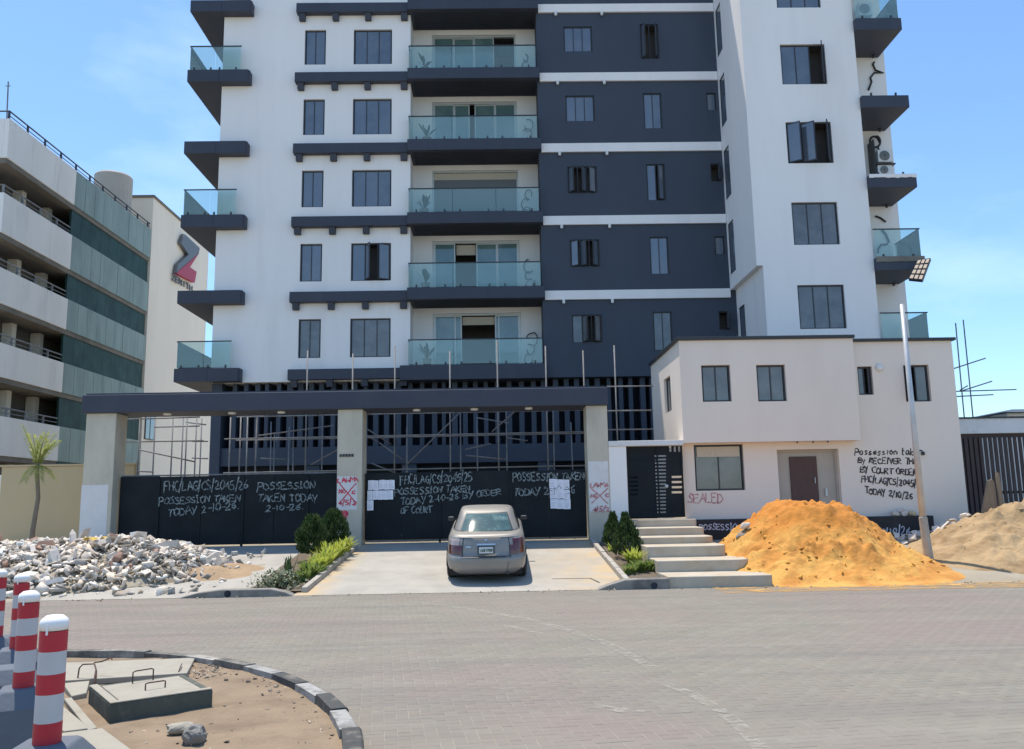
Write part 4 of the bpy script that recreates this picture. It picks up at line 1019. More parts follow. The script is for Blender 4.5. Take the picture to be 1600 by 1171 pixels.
# =================================================================== LEFT OFFICE BUILDING
LX = -21.0; LY0, LYG, LY1 = 34.4, 40.2, 49.3
lb = thing('office_building', 'weathered long office block with white parapet bands and teal glass end', 'office building', (LX-4,LY0,.74))
bands = [(16.95,18.75),(13.62,15.38),(10.60,12.12),(7.5,8.95),(4.2,5.86)]
core = MB()
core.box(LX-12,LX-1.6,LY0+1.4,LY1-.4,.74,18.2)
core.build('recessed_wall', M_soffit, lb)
for i, (z0, z1) in enumerate(bands):
    # parapet panels of the open part, one by one
    y = LY0; npn = 3
    for j in range(npn):
        ya, yb = LY0 + (LYG-LY0)*j/npn, LY0 + (LYG-LY0)*(j+1)/npn
        MB().box(LX-.22,LX+rnd.uniform(0,.008),ya+(.005 if j else 0),yb-.005,z0,z1).build('parapet_panel', M_oldwht, lb, bevel=.015)
    MB().box(LX-12,LX-.224,LY0,LY0+.22,z0,z1).build('parapet_panel', M_oldwht, lb, bevel=.015)
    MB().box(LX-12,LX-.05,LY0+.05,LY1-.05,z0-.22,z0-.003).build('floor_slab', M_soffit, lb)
    # railing above the parapet
    r = MB(); zr = z1+.38
    if i > 0 or True:
        r.tube([(LX-.1,LY0+.1,zr),(LX-.1,LYG-.1 if i else LY1,zr)], .035, 6)
        r.tube([(LX-.1,LY0+.1,zr-.2),(LX-.1,LYG-.1 if i else LY1,zr-.2)], .02, 6)
        yy = LY0+.1
        while yy < (LYG if i else LY1): r.box(LX-.14,LX-.06,yy-.03,yy+.03,z1,zr); yy += 1.45
        r.tube([(LX-.1,LY0+.1,zr),(LX-12,LY0+.1,zr)], .035, 6)
    r.build('railing', M_steel if i else M_rail, lb)
    # teal glass spandrel panels of the far part
    m_ = 9
    for j in range(m_):
        ya, yb = LYG + (LY1-LYG)*j/m_, LYG + (LY1-LYG)*(j+1)/m_
        MB().box(LX-.10,LX+rnd.uniform(0,.012),ya+.012,yb-.012,z0,z1).build('glass_spandrel', M_teal, lb)
    # dark glazing between the bands
    zb = bands[i+1][1] if i < 4 else .74
    if i < 4:
        for j in range(m_):
            ya, yb = LYG + (LY1-LYG)*j/m_ + .0, LYG + (LY1-LYG)*(j+1)/m_
            w_ = MB(); w_.box(LX-.16,LX-.11,ya+.008,yb-.008,zb+.003,z0-.004,0)
            w_.box(LX-.19,LX-.165,ya-.03,ya+.03,zb+.003,z0-.004,1)
            w_.build('dark_glazing', [M_teald, M_teald], lb)
        # columns in the open part
        for y in (LY0+.6, LY0+3.2, LYG-.3): MB().box(LX-1.55,LX-1.1,y,y+.35,zb,z0-.224).build('column', M_beige, lb)
MB().box(LX-.10,LX-.02,LYG,LY1,1.0,4.19).build('lower_glazing', M_teald, lb)
for j in range(4): MB().box(LX-1.55,LX-.9,LY0+.3+1.5*j,LY0+.8+1.5*j,.74,3.97).build('column', M_portal, lb)
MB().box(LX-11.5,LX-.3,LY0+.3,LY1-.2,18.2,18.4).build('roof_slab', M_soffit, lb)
# round plant room and antenna on the roof
p = at(178, 276, 47.3)
MB().lathe([(1.05,0),(1.05,p.z-18.5),(.98,p.z-18.4)], (p.x,47.3,18.4), 24).build('round_plant_room', M_portal, lb, smooth=False)
an = thing('antenna', 'thin mast antenna on the office roof at the top left', 'antenna', (-21.4,35.2,18.75))
p0 = at(12,180,35.2); p1 = at(13,128,35.2)
MB().tube([(p0.x,35.2,18.4),(p1.x,35.2,p1.z)], .03, 6).build('mast', M_steel, an)
MB().tube([(p1.x-.12,35.2,p1.z-.2),(p1.x+.12,35.2,p1.z-.2)], .02, 6).build('crossbar', M_steel, an)

# beige block behind with the big letter sign
bb = thing('office_tower', 'plain beige block behind the teal glass with a grey and red letter sign', 'office building', (LX-3,49.4,.74))
w = MB(); w.box(LX-9,LX,49.4,59.3,.74,20.85); w.box(LX-9,LX-.01,59.303,84,.74,9.5); w.build('wall', M_beige, bb)
MB().box(LX-9.1,LX+.08,49.32,59.4,20.853,21.0).build('coping', M_soffit, bb)
wp = [atX(208,659,LX), atX(222,700,LX)]
window(bb, Vector((LX+.012,49.75,6.0)), VY, VZ, -VX, 1.35, 2.0, 2, inset=-.06, glass=M_wglass, room=False)
sg = thing('letter_sign', 'large grey and red zigzag letter sign on the beige wall with small lettering below', 'sign', (LX+.1,54.5,13.5))
def sgn(pxs, m, d0=.06, d1=.30, name='letter_part'):
    P = [atX(a, c, LX) for a, c in pxs]; n = len(P)
    b = MB(); b.add([(LX+d1,p.y,p.z) for p in P] + [(LX+d0,p.y,p.z) for p in P], [tuple(range(n)), tuple(range(2*n-1,n-1,-1))] + [(i,i+n,(i+1)%n+n,(i+1)%n) for i in range(n)])
    b.build(name, m, sg)
sgn([(281.5,366),(305.5,388),(304,396),(272,423),(268.5,427),(271,414),(288,398),(276,380)], M_logog)
sgn([(304,396.6),(290,418),(300.5,425),(297.6,442),(269,427.6),(272.4,423.5)], M_logor)
# small letters under the mark
LZ = {'Z':[[(0,1),(1,1),(0,0),(1,0)]],'E':[[(1,0),(0,0),(0,1),(1,1)],[(0,.5),(.8,.5)]],'N':[[(0,0),(0,1),(1,0),(1,1)]],'I':[[(.5,0),(.5,1)]],'T':[[(0,1),(1,1)],[(.5,1),(.5,0)]],'H':[[(0,0),(0,1)],[(1,0),(1,1)],[(0,.5),(1,.5)]]}
for i, ch in enumerate('ZENITH'):
    bx, by = 266.5+5.4*i, 437.5+3.3*i
    lt = MB()
    for ln in LZ[ch]:
        P = [atX(bx+3.8*g_[0], by+2.3*g_[0]-9*g_[1], LX) for g_ in ln]
        for a, c in zip(P, P[1:]): lt.tube([(LX+.12,a.y,a.z),(LX+.12,c.y,c.z)], .055, 4)
    lt.build('small_letter', M_logog, sg)

# cream boundary wall and palm
cw = MB(); a = at(3,728,26.4); c = at(136,728,26.4)
cw.box(a.x,-11.4,26.4,26.65,.5,3.22)
tag(cw.build('boundary_wall', M_cream, bevel=.015), 'plain cream boundary wall behind the small palm', 'wall')
MB().box(a.x-.05,-11.35,26.36,26.69,3.223,3.28).build('coping', M_cream, bpy.data.objects['boundary_wall'])
sw = MB().box(-24,a.x-.02,27.2,27.4,.5,3.0).build('boundary_wall', M_oldwht, bevel=.015); tag(sw, 'grey boundary wall end at the left edge of the picture', 'wall')

def leaf_strip(b, P, w0, w1, side, m=0):
    v = []; n = len(P)
    for i, p in enumerate(P):
        t = i/(n-1); w_ = (w0 + (w1-w0)*t) * (math.sin(math.pi*min(1,t*.9+.12)))
        v += [p + side*w_, p - side*w_]
    b.add(v, [(2*i,2*i+1,2*i+3,2*i+2) for i in range(n-1)], m)
PX = at(50, 830, 24.4).x
palm = thing('palm_tree', 'small palm with upright yellow green fronds before the cream wall', 'palm tree', (PX,24.4,GZ))
zt = at(58, 738, 24.4); tp = Vector((zt.x, 24.4, zt.z))
MB().tube([(PX,24.4,GZ-.1),(PX+.02,24.4,GZ+.6),(PX+.10,24.42,GZ+1.5),(tp.x,24.4,tp.z),(tp.x+.02,24.4,tp.z+.35)], [.085,.07,.06,.058,.04], 10).build('trunk', M_trunk, palm, smooth=True)
r = random.Random(4)
for i in range(13):
    a = r.uniform(0, 2*math.pi); up = r.uniform(.80, 1.05) if i < 10 else r.uniform(-.2,.1)
    L_ = r.uniform(1.0,1.35) if i < 10 else r.uniform(.45,.7)
    d = Vector((math.cos(a), math.sin(a), 0)); b = MB(); spine = []
    for j in range(9):
        t = j/8; spine.append(tp + Vector((0,0,.2)) + d*(L_*t*(1-up*.62)) + Vector((0,0, L_*(up*t*1.0 - .55*t*t*(1.3-up)))))
    b.tube(spine, [.016-.0014*j for j in range(9)], 5)
    for j in range(1, 9):
        for sgn_ in (-1, 1):
            for q in range(3):
                t = j-1+q/3.; k_ = int(t); p = spine[k_].lerp(spine[k_+1], t-k_)
                tang = (spine[k_+1]-spine[k_]).normalized(); sd = tang.cross(VZ)
                sd = sd.normalized() if sd.length > .05 else Vector((math.sin(a),-math.cos(a),0))
                ll = .34*(1-.6*abs(t/8-.4))*r.uniform(.8,1.1)
                e = p + sd*sgn_*ll*.55 + tang*ll*.75 + Vector((0,0,-.10*r.random()))
                mid = p.lerp(e, .5) + Vector((0,0,.025)); wv = tang.cross(sd).normalized()*.004 + tang*.014
                b.add([p-wv, mid-wv*1.2, e, mid+wv*1.2], [(0,1,2,3)])
    b.build('frond', M_leafp, palm, fix=False)

# =================================================================== RUBBLE
def rubble_h(x, y):
    a = max(0, 1 - ((x+10.6)/3.9)**2 - ((y-21.0)/2.75)**2) if x > -10.6 else max(0, 1 - ((x+10.6)/7.0)**2 - ((y-21.0)/2.75)**2)
    b_ = max(0, 1 - ((x+8.2)/1.9)**2 - ((y-20.6)/1.5)**2)*.5
    return .68*a**.75 + .28*b_**.8 + .10*a*noise.noise((x*1.1,y*1.1,9))
rb = thing('rubble_heap', 'large heap of broken white and grey concrete rubble by the side driveway', 'rubble heap', (-10.3,20.9,terr(20.9)))
b = MB(); g1, g2 = 90, 48; v = []
for j in range(g2+1):
    for i in range(g1+1):
        x = -17.5 + 11.6*i/g1; y = 18.0 + 6.0*j/g2
        h = rubble_h(x, y)
        v.append((x, y, terr(y) - .05 + h*.93 + (.05*noise.noise((x*4,y*4,1)) if h > 0.02 else -.05)))
b.add(v, [(j*(g1+1)+i, j*(g1+1)+i+1, (j+1)*(g1+1)+i+1, (j+1)*(g1+1)+i) for j in range(g2) for i in range(g1)])
mo = b.build('mound', M_ground, rb, fix=False)
def chunk_mesh(seed, sx, sy, sz, m):
    r = random.Random(seed); import bmesh
    bm = bmesh.new()
    for cx_ in (-1,1):
        for cy_ in (-1,1):
            for cz_ in (-1,1):
                k_ = r.uniform(.55,1.0)
                bm.verts.new((cx_*sx*.5*k_*r.uniform(.8,1.1), cy_*sy*.5*r.uniform(.6,1.1), cz_*sz*.5*r.uniform(.85,1.05)))
    for _ in range(2): bm.verts.new((r.choice((-1,1))*sx*r.uniform(.3,.62), r.uniform(-.4,.4)*sy, r.uniform(-.4,.4)*sz))
    bmesh.ops.convex_hull(bm, input=bm.verts)
    for v_ in [v_ for v_ in bm.verts if not v_.link_faces]: bm.verts.remove(v_)
    me = bpy.data.meshes.new('rubble_chunk'); bm.to_mesh(me); bm.free(); me.materials.append(m); return me
CH = [chunk_mesh(i, *[(1,.8,.18),(1.2,.5,.24),(1,.9,.12),(.9,.6,.4),(1.5,.32,.16),(1.1,.7,.22)][i%6], [M_chunk,M_chunkw,M_chunk,M_chunk,M_chunkw,M_chunk,M_chunk,M_chunkw][i%8]) for i in range(18)] + [chunk_mesh(40+i,1,.6,.5,M_chunkr) for i in range(2)]
r = random.Random(11)
cnt = 0
while cnt < 300:
    x = r.uniform(-15.2,-6.7); y = r.uniform(18.1, 22.3); h = rubble_h(x, y)
    if h < .03 and r.random() > .15: continue
    if y > 21.6 and r.random() < .5: continue
    s_ = min(.50, .16 + r.expovariate(9)) * (1 if h > .1 else .7)
    if cnt == 0: x, y, s_ = -9.05, 21.5, .85; h = rubble_h(x, y)+.03
    me = CH[r.randrange(len(CH))] if r.random() > .018 else CH[-1]
    if cnt == 0: me = CH[7]
    o = bpy.data.objects.new('rubble_chunk', me); C.objects.link(o); o.parent = rb
    o.location = Vector((x, y, terr(y) + h*.95 + s_*.06)) - rb.location
    o.rotation_euler = (r.gauss(-.15,.55), r.gauss(0,.5), r.uniform(0,6.28)); o.scale = (s_*r.uniform(.9,1.25), s_*r.uniform(.7,1.1), s_*r.uniform(.7,1.2)); cnt += 1
p = Vector((-9.85, 20.9, 0)); ys_ = MB()
gv = []
for j in range(7):
    for i in range(7): gv.append((p.x-.25+.5*i/6+rnd.uniform(-.03,.03), p.y-.2+.4*j/6, terr(p.y)+rubble_h(p.x,p.y)+.08+rnd.uniform(-.04,.06)))
ys_.add(gv, [(j*7+i,j*7+i+1,(j+1)*7+i+1,(j+1)*7+i) for j in range(6) for i in range(6)])
ys_.build('yellow_sack', M_yellow, rb, fix=False)
def scatter_stuff(name, n, sampler, smin, smax, parent, m, seed, sit=.0):
    """many small broken bits as one mesh with a tint per bit"""
    rg = np.random.default_rng(seed)
    base = np.array([(-1,-1,-1),(1,-1,-1),(1,1,-1),(-1,1,-1),(-1,-1,1),(1,-1,1),(1,1,1),(-1,1,1)], float)
    F_ = np.array([(0,3,2,1),(4,5,6,7),(0,1,5,4),(1,2,6,5),(2,3,7,6),(3,0,4,7)])
    V_ = np.zeros((n,8,3)); cols = np.ones((n,4))
    for i in range(n):
        x, y, z = sampler(rg)
        s_ = smin + (smax-smin)*rg.random()**2.2
        v_ = base * (np.array([1, rg.uniform(.3,.95), rg.uniform(.08,.28)])*s_/2) * rg.uniform(.72,1.05,(8,3))
        e = rg.normal(0,.7,2); a = rg.uniform(0,6.28)
        M_ = np.array(Matrix.Rotation(a,3,'Z') @ Matrix.Rotation(e[0],3,'X') @ Matrix.Rotation(e[1],3,'Y'))
        V_[i] = v_ @ M_.T + (x, y, z + s_*sit)
        t = rg.choice([.5,.72,.95,1.1,1.3]); w_ = rg.normal(0,.05); cols[i,:3] = (t*(1+w_), t, t*(1-w_))
    o_ = wloc(parent); V_ -= np.array(o_)
    me = bpy.data.meshes.new(name); me.vertices.add(n*8); me.vertices.foreach_set('co', V_.ravel())
    f = (F_[None] + (np.arange(n)*8)[:,None,None]).reshape(-1,4)
    me.loops.add(len(f)*4); me.loops.foreach_set('vertex_index', f.ravel()); me.polygons.add(len(f)); me.polygons.foreach_set('loop_start', np.arange(len(f))*4)
    me.update(calc_edges=True)
    at_ = me.color_attributes.new('tint','FLOAT_COLOR','CORNER'); at_.data.foreach_set('color', np.repeat(cols, 24, axis=0).ravel())
    me.materials.append(m)
    o = bpy.data.objects.new(name, me); C.objects.link(o); o['kind'] = 'stuff'
    if parent is not None: o.parent = parent
    return o
def s_heap(rg):
    while True:
        x = rg.uniform(-16.5,-6.2); y = rg.uniform(18.05,23.2); h = rubble_h(x,y)
        if h > .02 or rg.random() < .10: return x, y, terr(y)+h*.94
scatter_stuff('rubble_bits', 5200, s_heap, .04, .30, rb, M_rubble, 5, .1)

# =================================================================== SAND HEAPS
def sand_heap(name, label, cat, hf, x0, x1, y0, y1, m, res=.05):
    b = MB(); nx_ = int((x1-x0)/res); ny_ = int((y1-y0)/res); v = []
    for j in range(ny_+1):
        for i in range(nx_+1):
            x = x0+(x1-x0)*i/nx_; y = y0+(y1-y0)*j/ny_
            v.append((x, y, hf(x, y)))
    b.add(v, [(j*(nx_+1)+i, j*(nx_+1)+i+1, (j+1)*(nx_+1)+i+1, (j+1)*(nx_+1)+i) for j in range(ny_) for i in range(nx_)])
    o = b.build(name, m, smooth=True, fix=False); tag(o, label, cat); return o
def gnd_h(x, y):
    z = terr(y) if y > 17.9 else 0
    return z
def cone(x, y, cx, cy, top, rx, ry, flat):
    d = math.sqrt(((x-cx)/rx)**2 + ((y-cy)/ry)**2)
    return top * max(0, min(1, (1-d)/(1-flat)))
def crust(x, y, h, sd):
    k = min(1, h*2.0)
    n = noise.fractal((x*1.2, y*1.2, sd), .9, 2.1, 4)
    wx = x + .25*noise.noise((x*1.7,y*1.7,sd+1)); wy = y + .25*noise.noise((x*1.7,y*1.7,sd+2))
    rid = 1 - abs(noise.noise((wx*1.9, wy*1.5, sd+3)))*2.2          # sharp crests
    cell = noise.voronoi((wx*2.6, wy*2.6, sd))[0]
    lump = max(0, .5 - cell[0])*.40*max(0, .5+noise.noise((x*1.1,y*1.1,sd+5))*1.4)
    cell2 = noise.voronoi((wx*6.0, wy*6.0, sd+9))[0]
    lump2 = max(0, .5 - cell2[0])*.13*max(0, .35+noise.noise((x*1.5,y*1.5,sd+6))*1.6)
    return k*(.11*n + .075*rid - .06 + 1.25*lump + 1.6*lump2 + .032*noise.noise((x*8,y*8,sd)) + .018*noise.noise((x*19,y*19,sd)))
def osand(x, y):
    base = max(cone(x,y,7.6,20.75,1.36,2.55,2.7,.34), cone(x,y,8.5,20.2,.72,2.0,2.3,.22), cone(x,y,6.6,19.6,.62,1.9,2.0,.15), cone(x,y,7.2,19.0,.40,2.5,1.45,.3), cone(x,y,8.6,18.95,.26,1.75,1.15,.15), cone(x,y,8.9,18.6,.10,1.15,.75,.2))
    tail = .07*max(0, 1-((x-7.55)/2.15)**4 - ((y-18.6)/1.3)**4)
    h = max(base, tail)
    if h > .01:
        h += crust(x, y, h, 4)
    edge = .03*noise.noise((x*2,y*2,1))
    return gnd_h(x,y) + h - .03 + (edge if h <= .01 else 0) - (.04 if h <= .005 else 0)
def osand_s(x, y):
    z = osand(x, y)
    return z
sand1 = sand_heap('sand_heap', 'bright orange heap of laterite sand spilling onto the steps', 'sand heap', osand_s, 4.6, 11.2, 17.3, 23.4, M_osand, .034)
def psand(x, y):
    h = max(cone(x,y,13.6,21.6,1.22,2.9,2.8,.10), cone(x,y,15.2,21.2,1.15,3.0,2.6,.2), cone(x,y,12.4,20.6,.55,2.2,2.2,.15))
    if h > .01: h += crust(x, y, h, 14)
    return gnd_h(x,y) + h - .03 - (.04 if h <= .005 else 0)
sand2 = sand_heap('sand_heap', 'pale brown heap of sand in front of the brown slatted fence', 'sand heap', psand, 10.2, 19, 17.9, 24.6, M_psand, .042)
def earth(x, y):
    h = max(cone(x,y,-7.0,20.2,.26,1.3,.75,.2), cone(x,y,-6.5,20.9,.18,.9,.6,.2))
    if h > .01: h += .5*crust(x, y, h, 24)
    return gnd_h(x,y) + h - .03 - (.05 if h <= .005 else 0)
sand_heap('earth_spill', 'small spill of brown earth at the right foot of the rubble', 'earth heap', earth, -8.6, -5.3, 19.2, 21.8, pm('brown_earth', (.36,.25,.15), .97, .2, 3, col2=(.24,.16,.10), s2=2, a2=.6, bump=.6), .05)
M_film = pm('sand_film', (.55,.33,.11), .97, .15, 3); worn(M_film, .42, .66, 2.2)
for lab_, x0_, x1_, y0_, y1_ in (('sand_film',4.4,13.5,16.7,17.86),): 
    b = MB(); b.quad((x0_,y0_,.0085),(x1_,y0_,.0085),(x1_,y1_,.0085),(x0_,y1_,.0085)); b.build('sand_film', M_film, road)
# clods lying on both heaps
def s_os(rg):
    while True:
        x = rg.uniform(5.2,10.4); y = rg.uniform(17.8,21.5); z = osand(x,y)
        if z > gnd_h(x,y)+.05: return x, y, z
M_clod1 = pm('orange_sand_clod', (.62,.31,.06), .97, .15, 3, attr='tint', bump=.5); M_clod2 = pm('pale_sand_clod', (.38,.28,.17), .97, .15, 3, attr='tint', bump=.5)
def tame(o):
    a = o.data.color_attributes['tint']; n = len(a.data)*4; buf = np.zeros(n, np.float32); a.data.foreach_get('color', buf); a.data.foreach_set('color', (1+(buf-1)*.12).astype(np.float32))
tame(scatter_stuff('sand_clods', 260, s_os, .02, .15, sand1, M_clod1, 8, 0.0))
def s_ps(rg):
    while True:
        x = rg.uniform(11.2,18); y = rg.uniform(18.6,22.5); z = psand(x,y)
        if z > gnd_h(x,y)+.05: return x, y, z
tame(scatter_stuff('sand_clods', 220, s_ps, .02, .12, sand2, M_clod2, 9, 0.0))
# loose stones
def rock_mesh(seed, m):
    import bmesh
    bm = bmesh.new(); bmesh.ops.create_icosphere(bm, subdivisions=3, radius=.5)
    for v_ in bm.verts:
        p_ = v_.co*2; q_ = noise.noise((p_.x*1.1+seed, p_.y*1.1, p_.z*1.1)); q2 = noise.noise((p_.x*3+seed, p_.y*3, p_.z*3))
        v_.co *= 1 + .35*q_ + .12*q2
        v_.co.z *= .62; v_.co.y *= .75
    me = bpy.data.meshes.new('stone'); bm.to_mesh(me); bm.free(); me.materials.append(m); return me
def stone(x, y, z, s_, label, m=M_chunk, seed=1, sc=(1,1,1)):
    o = bpy.data.objects.new('stone', rock_mesh(seed, m)); C.objects.link(o); o.location = (x,y,z); o.scale = (s_*sc[0],s_*sc[1],s_*sc[2]); o.rotation_euler = (rnd.gauss(0,.2),rnd.gauss(0,.2),rnd.uniform(0,6)); tag(o, label, 'stone'); return o
p = atZ(285,1137,.12); stone(p.x,p.y,.115,.24,'pale long stone on the sandy island before the manhole', M_lid, 3, (1,.7,.6)).rotation_euler = (0,0,.1)
p = atZ(303,1152,.12); stone(p.x,p.y,.13,.23,'dark grey lump of concrete on the sandy island', pm('grey_rock', (.20,.195,.18), .95, .25, 8, bump=.6, bscale=40), 5, (1,1,1.1))
p = at(1165,832,20.6); stone(p.x,20.6,p.z,.55,'flat broken slab on the left shoulder of the orange sand', M_soffit, 8, (1,.8,.35)); stone(p.x-.02,20.55,p.z+.16,.25,'small grey stone lying on a flat broken slab', M_chunk, 9)
rp = thing('rubble_heap', 'small scatter of broken concrete between the lamp post and pale sand', 'rubble heap', (11.6,22.6,terr(22.6)))
r = random.Random(31)
for i in range(26):
    x = r.uniform(10.9,12.9); y = r.uniform(22.6,24.1); s_ = r.uniform(.12,.32)
    o = bpy.data.objects.new('rubble_chunk', CH[r.choice([0,2,3,5,6,8,10,11,14])]); C.objects.link(o); o.parent = rp
    o.location = Vector((x,y,max(terr(y),psand(x,y))+s_*.1+.12*r.random())) - rp.location; o.rotation_euler = (r.gauss(0,.5),r.gauss(0,.5),r.uniform(0,6)); o.scale = (s_,s_,s_)
for i, (px, py) in enumerate(((1398,800),(1412,798),(1425,797),(1408,793))):
    p = at(px, py, 24.35); stone(p.x,24.36,1.26+.06+(.1 if i == 3 else 0),.30 if i != 3 else .22,['pale broken stone at the left end of the row on the black plinth','round tan stone in the middle of the row on the black plinth','cream stone on the black plinth nearest the lamp post','small white stone heaped on others on the black plinth'][i], [M_chunk,M_chunkw,M_cream,M_chunkw][i], 20+i)

# =================================================================== RIGHT FENCE, LAMP POST, ROOF
YF = 26.2
fn = thing('slatted_fence', 'tall brown slatted gate under a white beam behind the pale sand', 'fence', (18,YF,GZ))
x = 14.45; i = 0
sl_me = None
while x < 23:
    if sl_me is None:
        so_ = MB().box(x,x+.105,YF,YF+.04,.8,3.62).build('slat', M_slat, fn, bevel=.004); x0s = x; sl_me = so_
    else:
        o = so_.copy(); C.objects.link(o); o.location = (so_.location.x + (x-x0s), so_.location.y, so_.location.z)
    x += .158
b = MB()
for z0, z1 in ((.75,1.02),(1.85,1.93),(3.62,3.74)): b.box(14.4,23,YF+.045,YF+.09,z0,z1)
b.box(14.4,15.25,YF+.046,YF+.07,.75,3.62); b.build('rail', M_slat, fn)
MB().box(14.3,23,YF-.1,YF+.5,3.745,4.22).build('beam', M_patch, fn, bevel=.012)
MB().box(14.28,23,YF-.14,YF+.52,4.223,4.27).build('coping', M_rail, fn)
sh = thing('shed', 'dark blue grey hipped roof just showing above the white fence beam', 'shed', (24,36,.74))
p = at(1545,651,34); q_ = at(1570,640,36)
MB().add([(p.x,33,5.1),(34,33,5.1),(34,40,5.1),(p.x,40,5.1),(q_.x+.3,36,at(1572,640,36).z),(32,36,at(1572,640,36).z)], [(0,1,5,4),(1,2,5),(2,3,4,5),(3,0,4),(3,2,1,0)]).build('roof', M_roofd, sh)
MB().box(p.x+.4,33.6,33.4,39.6,.74,5.09).build('wall', M_oldwht, sh)
wpst = thing('wooden_post', 'ragged wooden plank and stump standing in the pale sand', 'post', (14.9,23.4,1.2))
a = at(1553,800,23.4); c = at(1558,738,23.4)
MB().prism([(a.x+.20,a.z-.3),(a.x+.34,a.z-.3),(c.x+.06,c.z-.02),(c.x-.02,c.z),(c.x-.03,c.z-.12)], 23.4, 23.46, 'y').build('plank', M_wood, wpst)
b = MB(); b.prism([(a.x-.38,a.z-.3),(a.x+.18,a.z-.3),(c.x-.06,c.z-.28),(c.x-.12,c.z-.18),(c.x-.25,c.z-.24),(c.x-.32,c.z-.5)], 23.47, 23.55, 'y'); b.build('board', M_wood, wpst, bevel=.01)
YPO = 20.3
pb = at(1453,880,YPO); pt = at(1409,476,YPO); pm_ = at(1442,808,YPO)
po = thing('lamp_post', 'leaning pale metal lamp post in a concrete sleeve between the sand heaps', 'lamp post', (pb.x,YPO,pb.z))
MB().tube([(pb.x,YPO,pb.z-.25),(pm_.x,YPO,pm_.z)], [.115,.095], 14).build('sleeve', M_kerb, po, smooth=False, bevel=.015)
MB().tube([(pm_.x,YPO,pm_.z-.05),(pm_.x*.5+pt.x*.5,YPO,(pm_.z+pt.z)/2),(pt.x,YPO,pt.z)], [.078,.066,.05], 14).build('shaft', M_pole, po, smooth=True)
MB().tube([(pt.x+.10,YPO,pt.z-.85),(pt.x+.09,YPO,pt.z-.25)], .022, 8).build('bracket', M_pole, po)
# floodlight on the tower balcony
fl = thing('floodlight', 'square twelve lamp floodlight fixed to a corner of the tower balcony', 'floodlight', (15.7,29.2,10.3))
cA = [at(1434,406,29.25), at(1454,403.5,29.0), at(1441,438,28.8), at(1419.5,436,29.05)]
cA = [Vector(p) for p in cA]
nn = (cA[1]-cA[0]).cross(cA[3]-cA[0]).normalized()
if nn.y > 0: nn = -nn
b = MB(); b.add([p for p in cA] + [p - nn*.12 for p in cA], [(0,1,2,3),(7,6,5,4),(0,4,5,1),(1,5,6,2),(2,6,7,3),(3,7,4,0)]); b.build('housing', M_rail, fl)
M_led = pm('floodlight_lens', (.75,.58,.42), .3, .1, 8)
bs = M_led.node_tree.nodes['Principled BSDF']; bs.inputs['Emission Color'].default_value = (1,.72,.45,1); bs.inputs['Emission Strength'].default_value = .25
for i in range(4):
    for j in range(3):
        def Q(u_, v_): return (cA[0].lerp(cA[1], u_)).lerp(cA[3].lerp(cA[2], u_), v_) + nn*.012
        u0, u1, v0, v1 = (j+.16)/3, (j+.84)/3, (i+.16)/4, (i+.84)/4
        b = MB(); F4 = [Q(u0,v0),Q(u1,v0),Q(u1,v1),Q(u0,v1)]; Bk = [p-nn*.010 for p in F4]
        b.add(F4+Bk, [(0,1,2,3),(0,4,5,1),(1,5,6,2),(2,6,7,3),(3,7,4,0)]); b.build('lens', M_led, fl)
MB().tube([cA[0]-nn*.12, Vector((15.75,29.58,10.45))], .03, 8).build('arm', M_rail, fl)

# =================================================================== THE CAR
M_carp  = pm('champagne_car_paint', (.275,.26,.238), .47, .08, 2, col2=(.34,.31,.265), s2=1.4, t2=(.5,.75), a2=.5, metal=.35, coat=.15)
M_cargl = pm('car_window_glass', (.035,.075,.06), .06, .3, 4, spec=.9, col2=(.20,.30,.25), s2=3.6, t2=(.52,.66), a2=.55, coat=.5)
M_tyre  = pm('tyre_rubber', (.02,.02,.021), .85, .15, 8)
M_lensr = pm('tail_lamp_red', (.10,.012,.016), .2, .15, 8, coat=.6)
M_lensc = pm('tail_lamp_clear', (.40,.33,.31), .2, .1, 8, coat=.6)
M_chrome = pm('chrome', (.62,.62,.60), .18, .05, 8, metal=.9)
M_plate = pm('number_plate_white', (.62,.64,.60), .5, .05, 8)
M_plt   = pm('plate_characters', (.06,.10,.09), .6, .05, 8)
car = thing('car', 'dusty champagne silver saloon car parked nose in against the black gate', 'car', (0,0,0))
#            z    rear  front  half-width  exponent
LAYERS = [(.20,.14,4.70,.80,7),(.27,.05,4.78,.862,7),(.36,.015,4.82,.885,9),(.50,.0,4.83,.893,9),(.595,.012,4.82,.893,9),(.61,.045,4.80,.885,9),
          (.72,.065,4.74,.878,9),(.84,.10,4.60,.868,9),(.93,.135,3.95,.855,9),(.995,.17,3.62,.825,8),(1.03,.205,3.42,.79,8),(1.045,.26,3.38,.74,8)]
GREEN = [(1.02,.60,3.50,.775,6),(1.08,.68,3.34,.755,6),(1.18,.84,3.08,.715,6),(1.29,1.02,2.80,.665,5.5),(1.385,1.20,2.52,.628,7),(1.44,1.33,2.40,.600,6.5),(1.468,1.47,2.3,.555,6),(1.482,1.65,2.15,.40,5)]
def sup(L_, th, off=0.0):
    z, yr, yf, w, e = L_
    c, s_ = math.cos(th), math.sin(th); ly = (yf-yr)/2; ym = (yf+yr)/2
    # near the ends the outline bows gently outwards
    x = w*math.copysign(abs(c)**(2/e), c); y = ly*math.copysign(abs(s_)**(2/e), s_)
    y = ym + y - math.copysign(.11*(abs(x)/w)**2, s_)*min(1,abs(s_)*3)
    n_ = Vector((x/w/w, (y-ym)/ly/ly*.6, 0)); n_ = n_.normalized() if n_.length > 0 else Vector((0,0,0))
    return Vector((x, y, z)) + n_*off
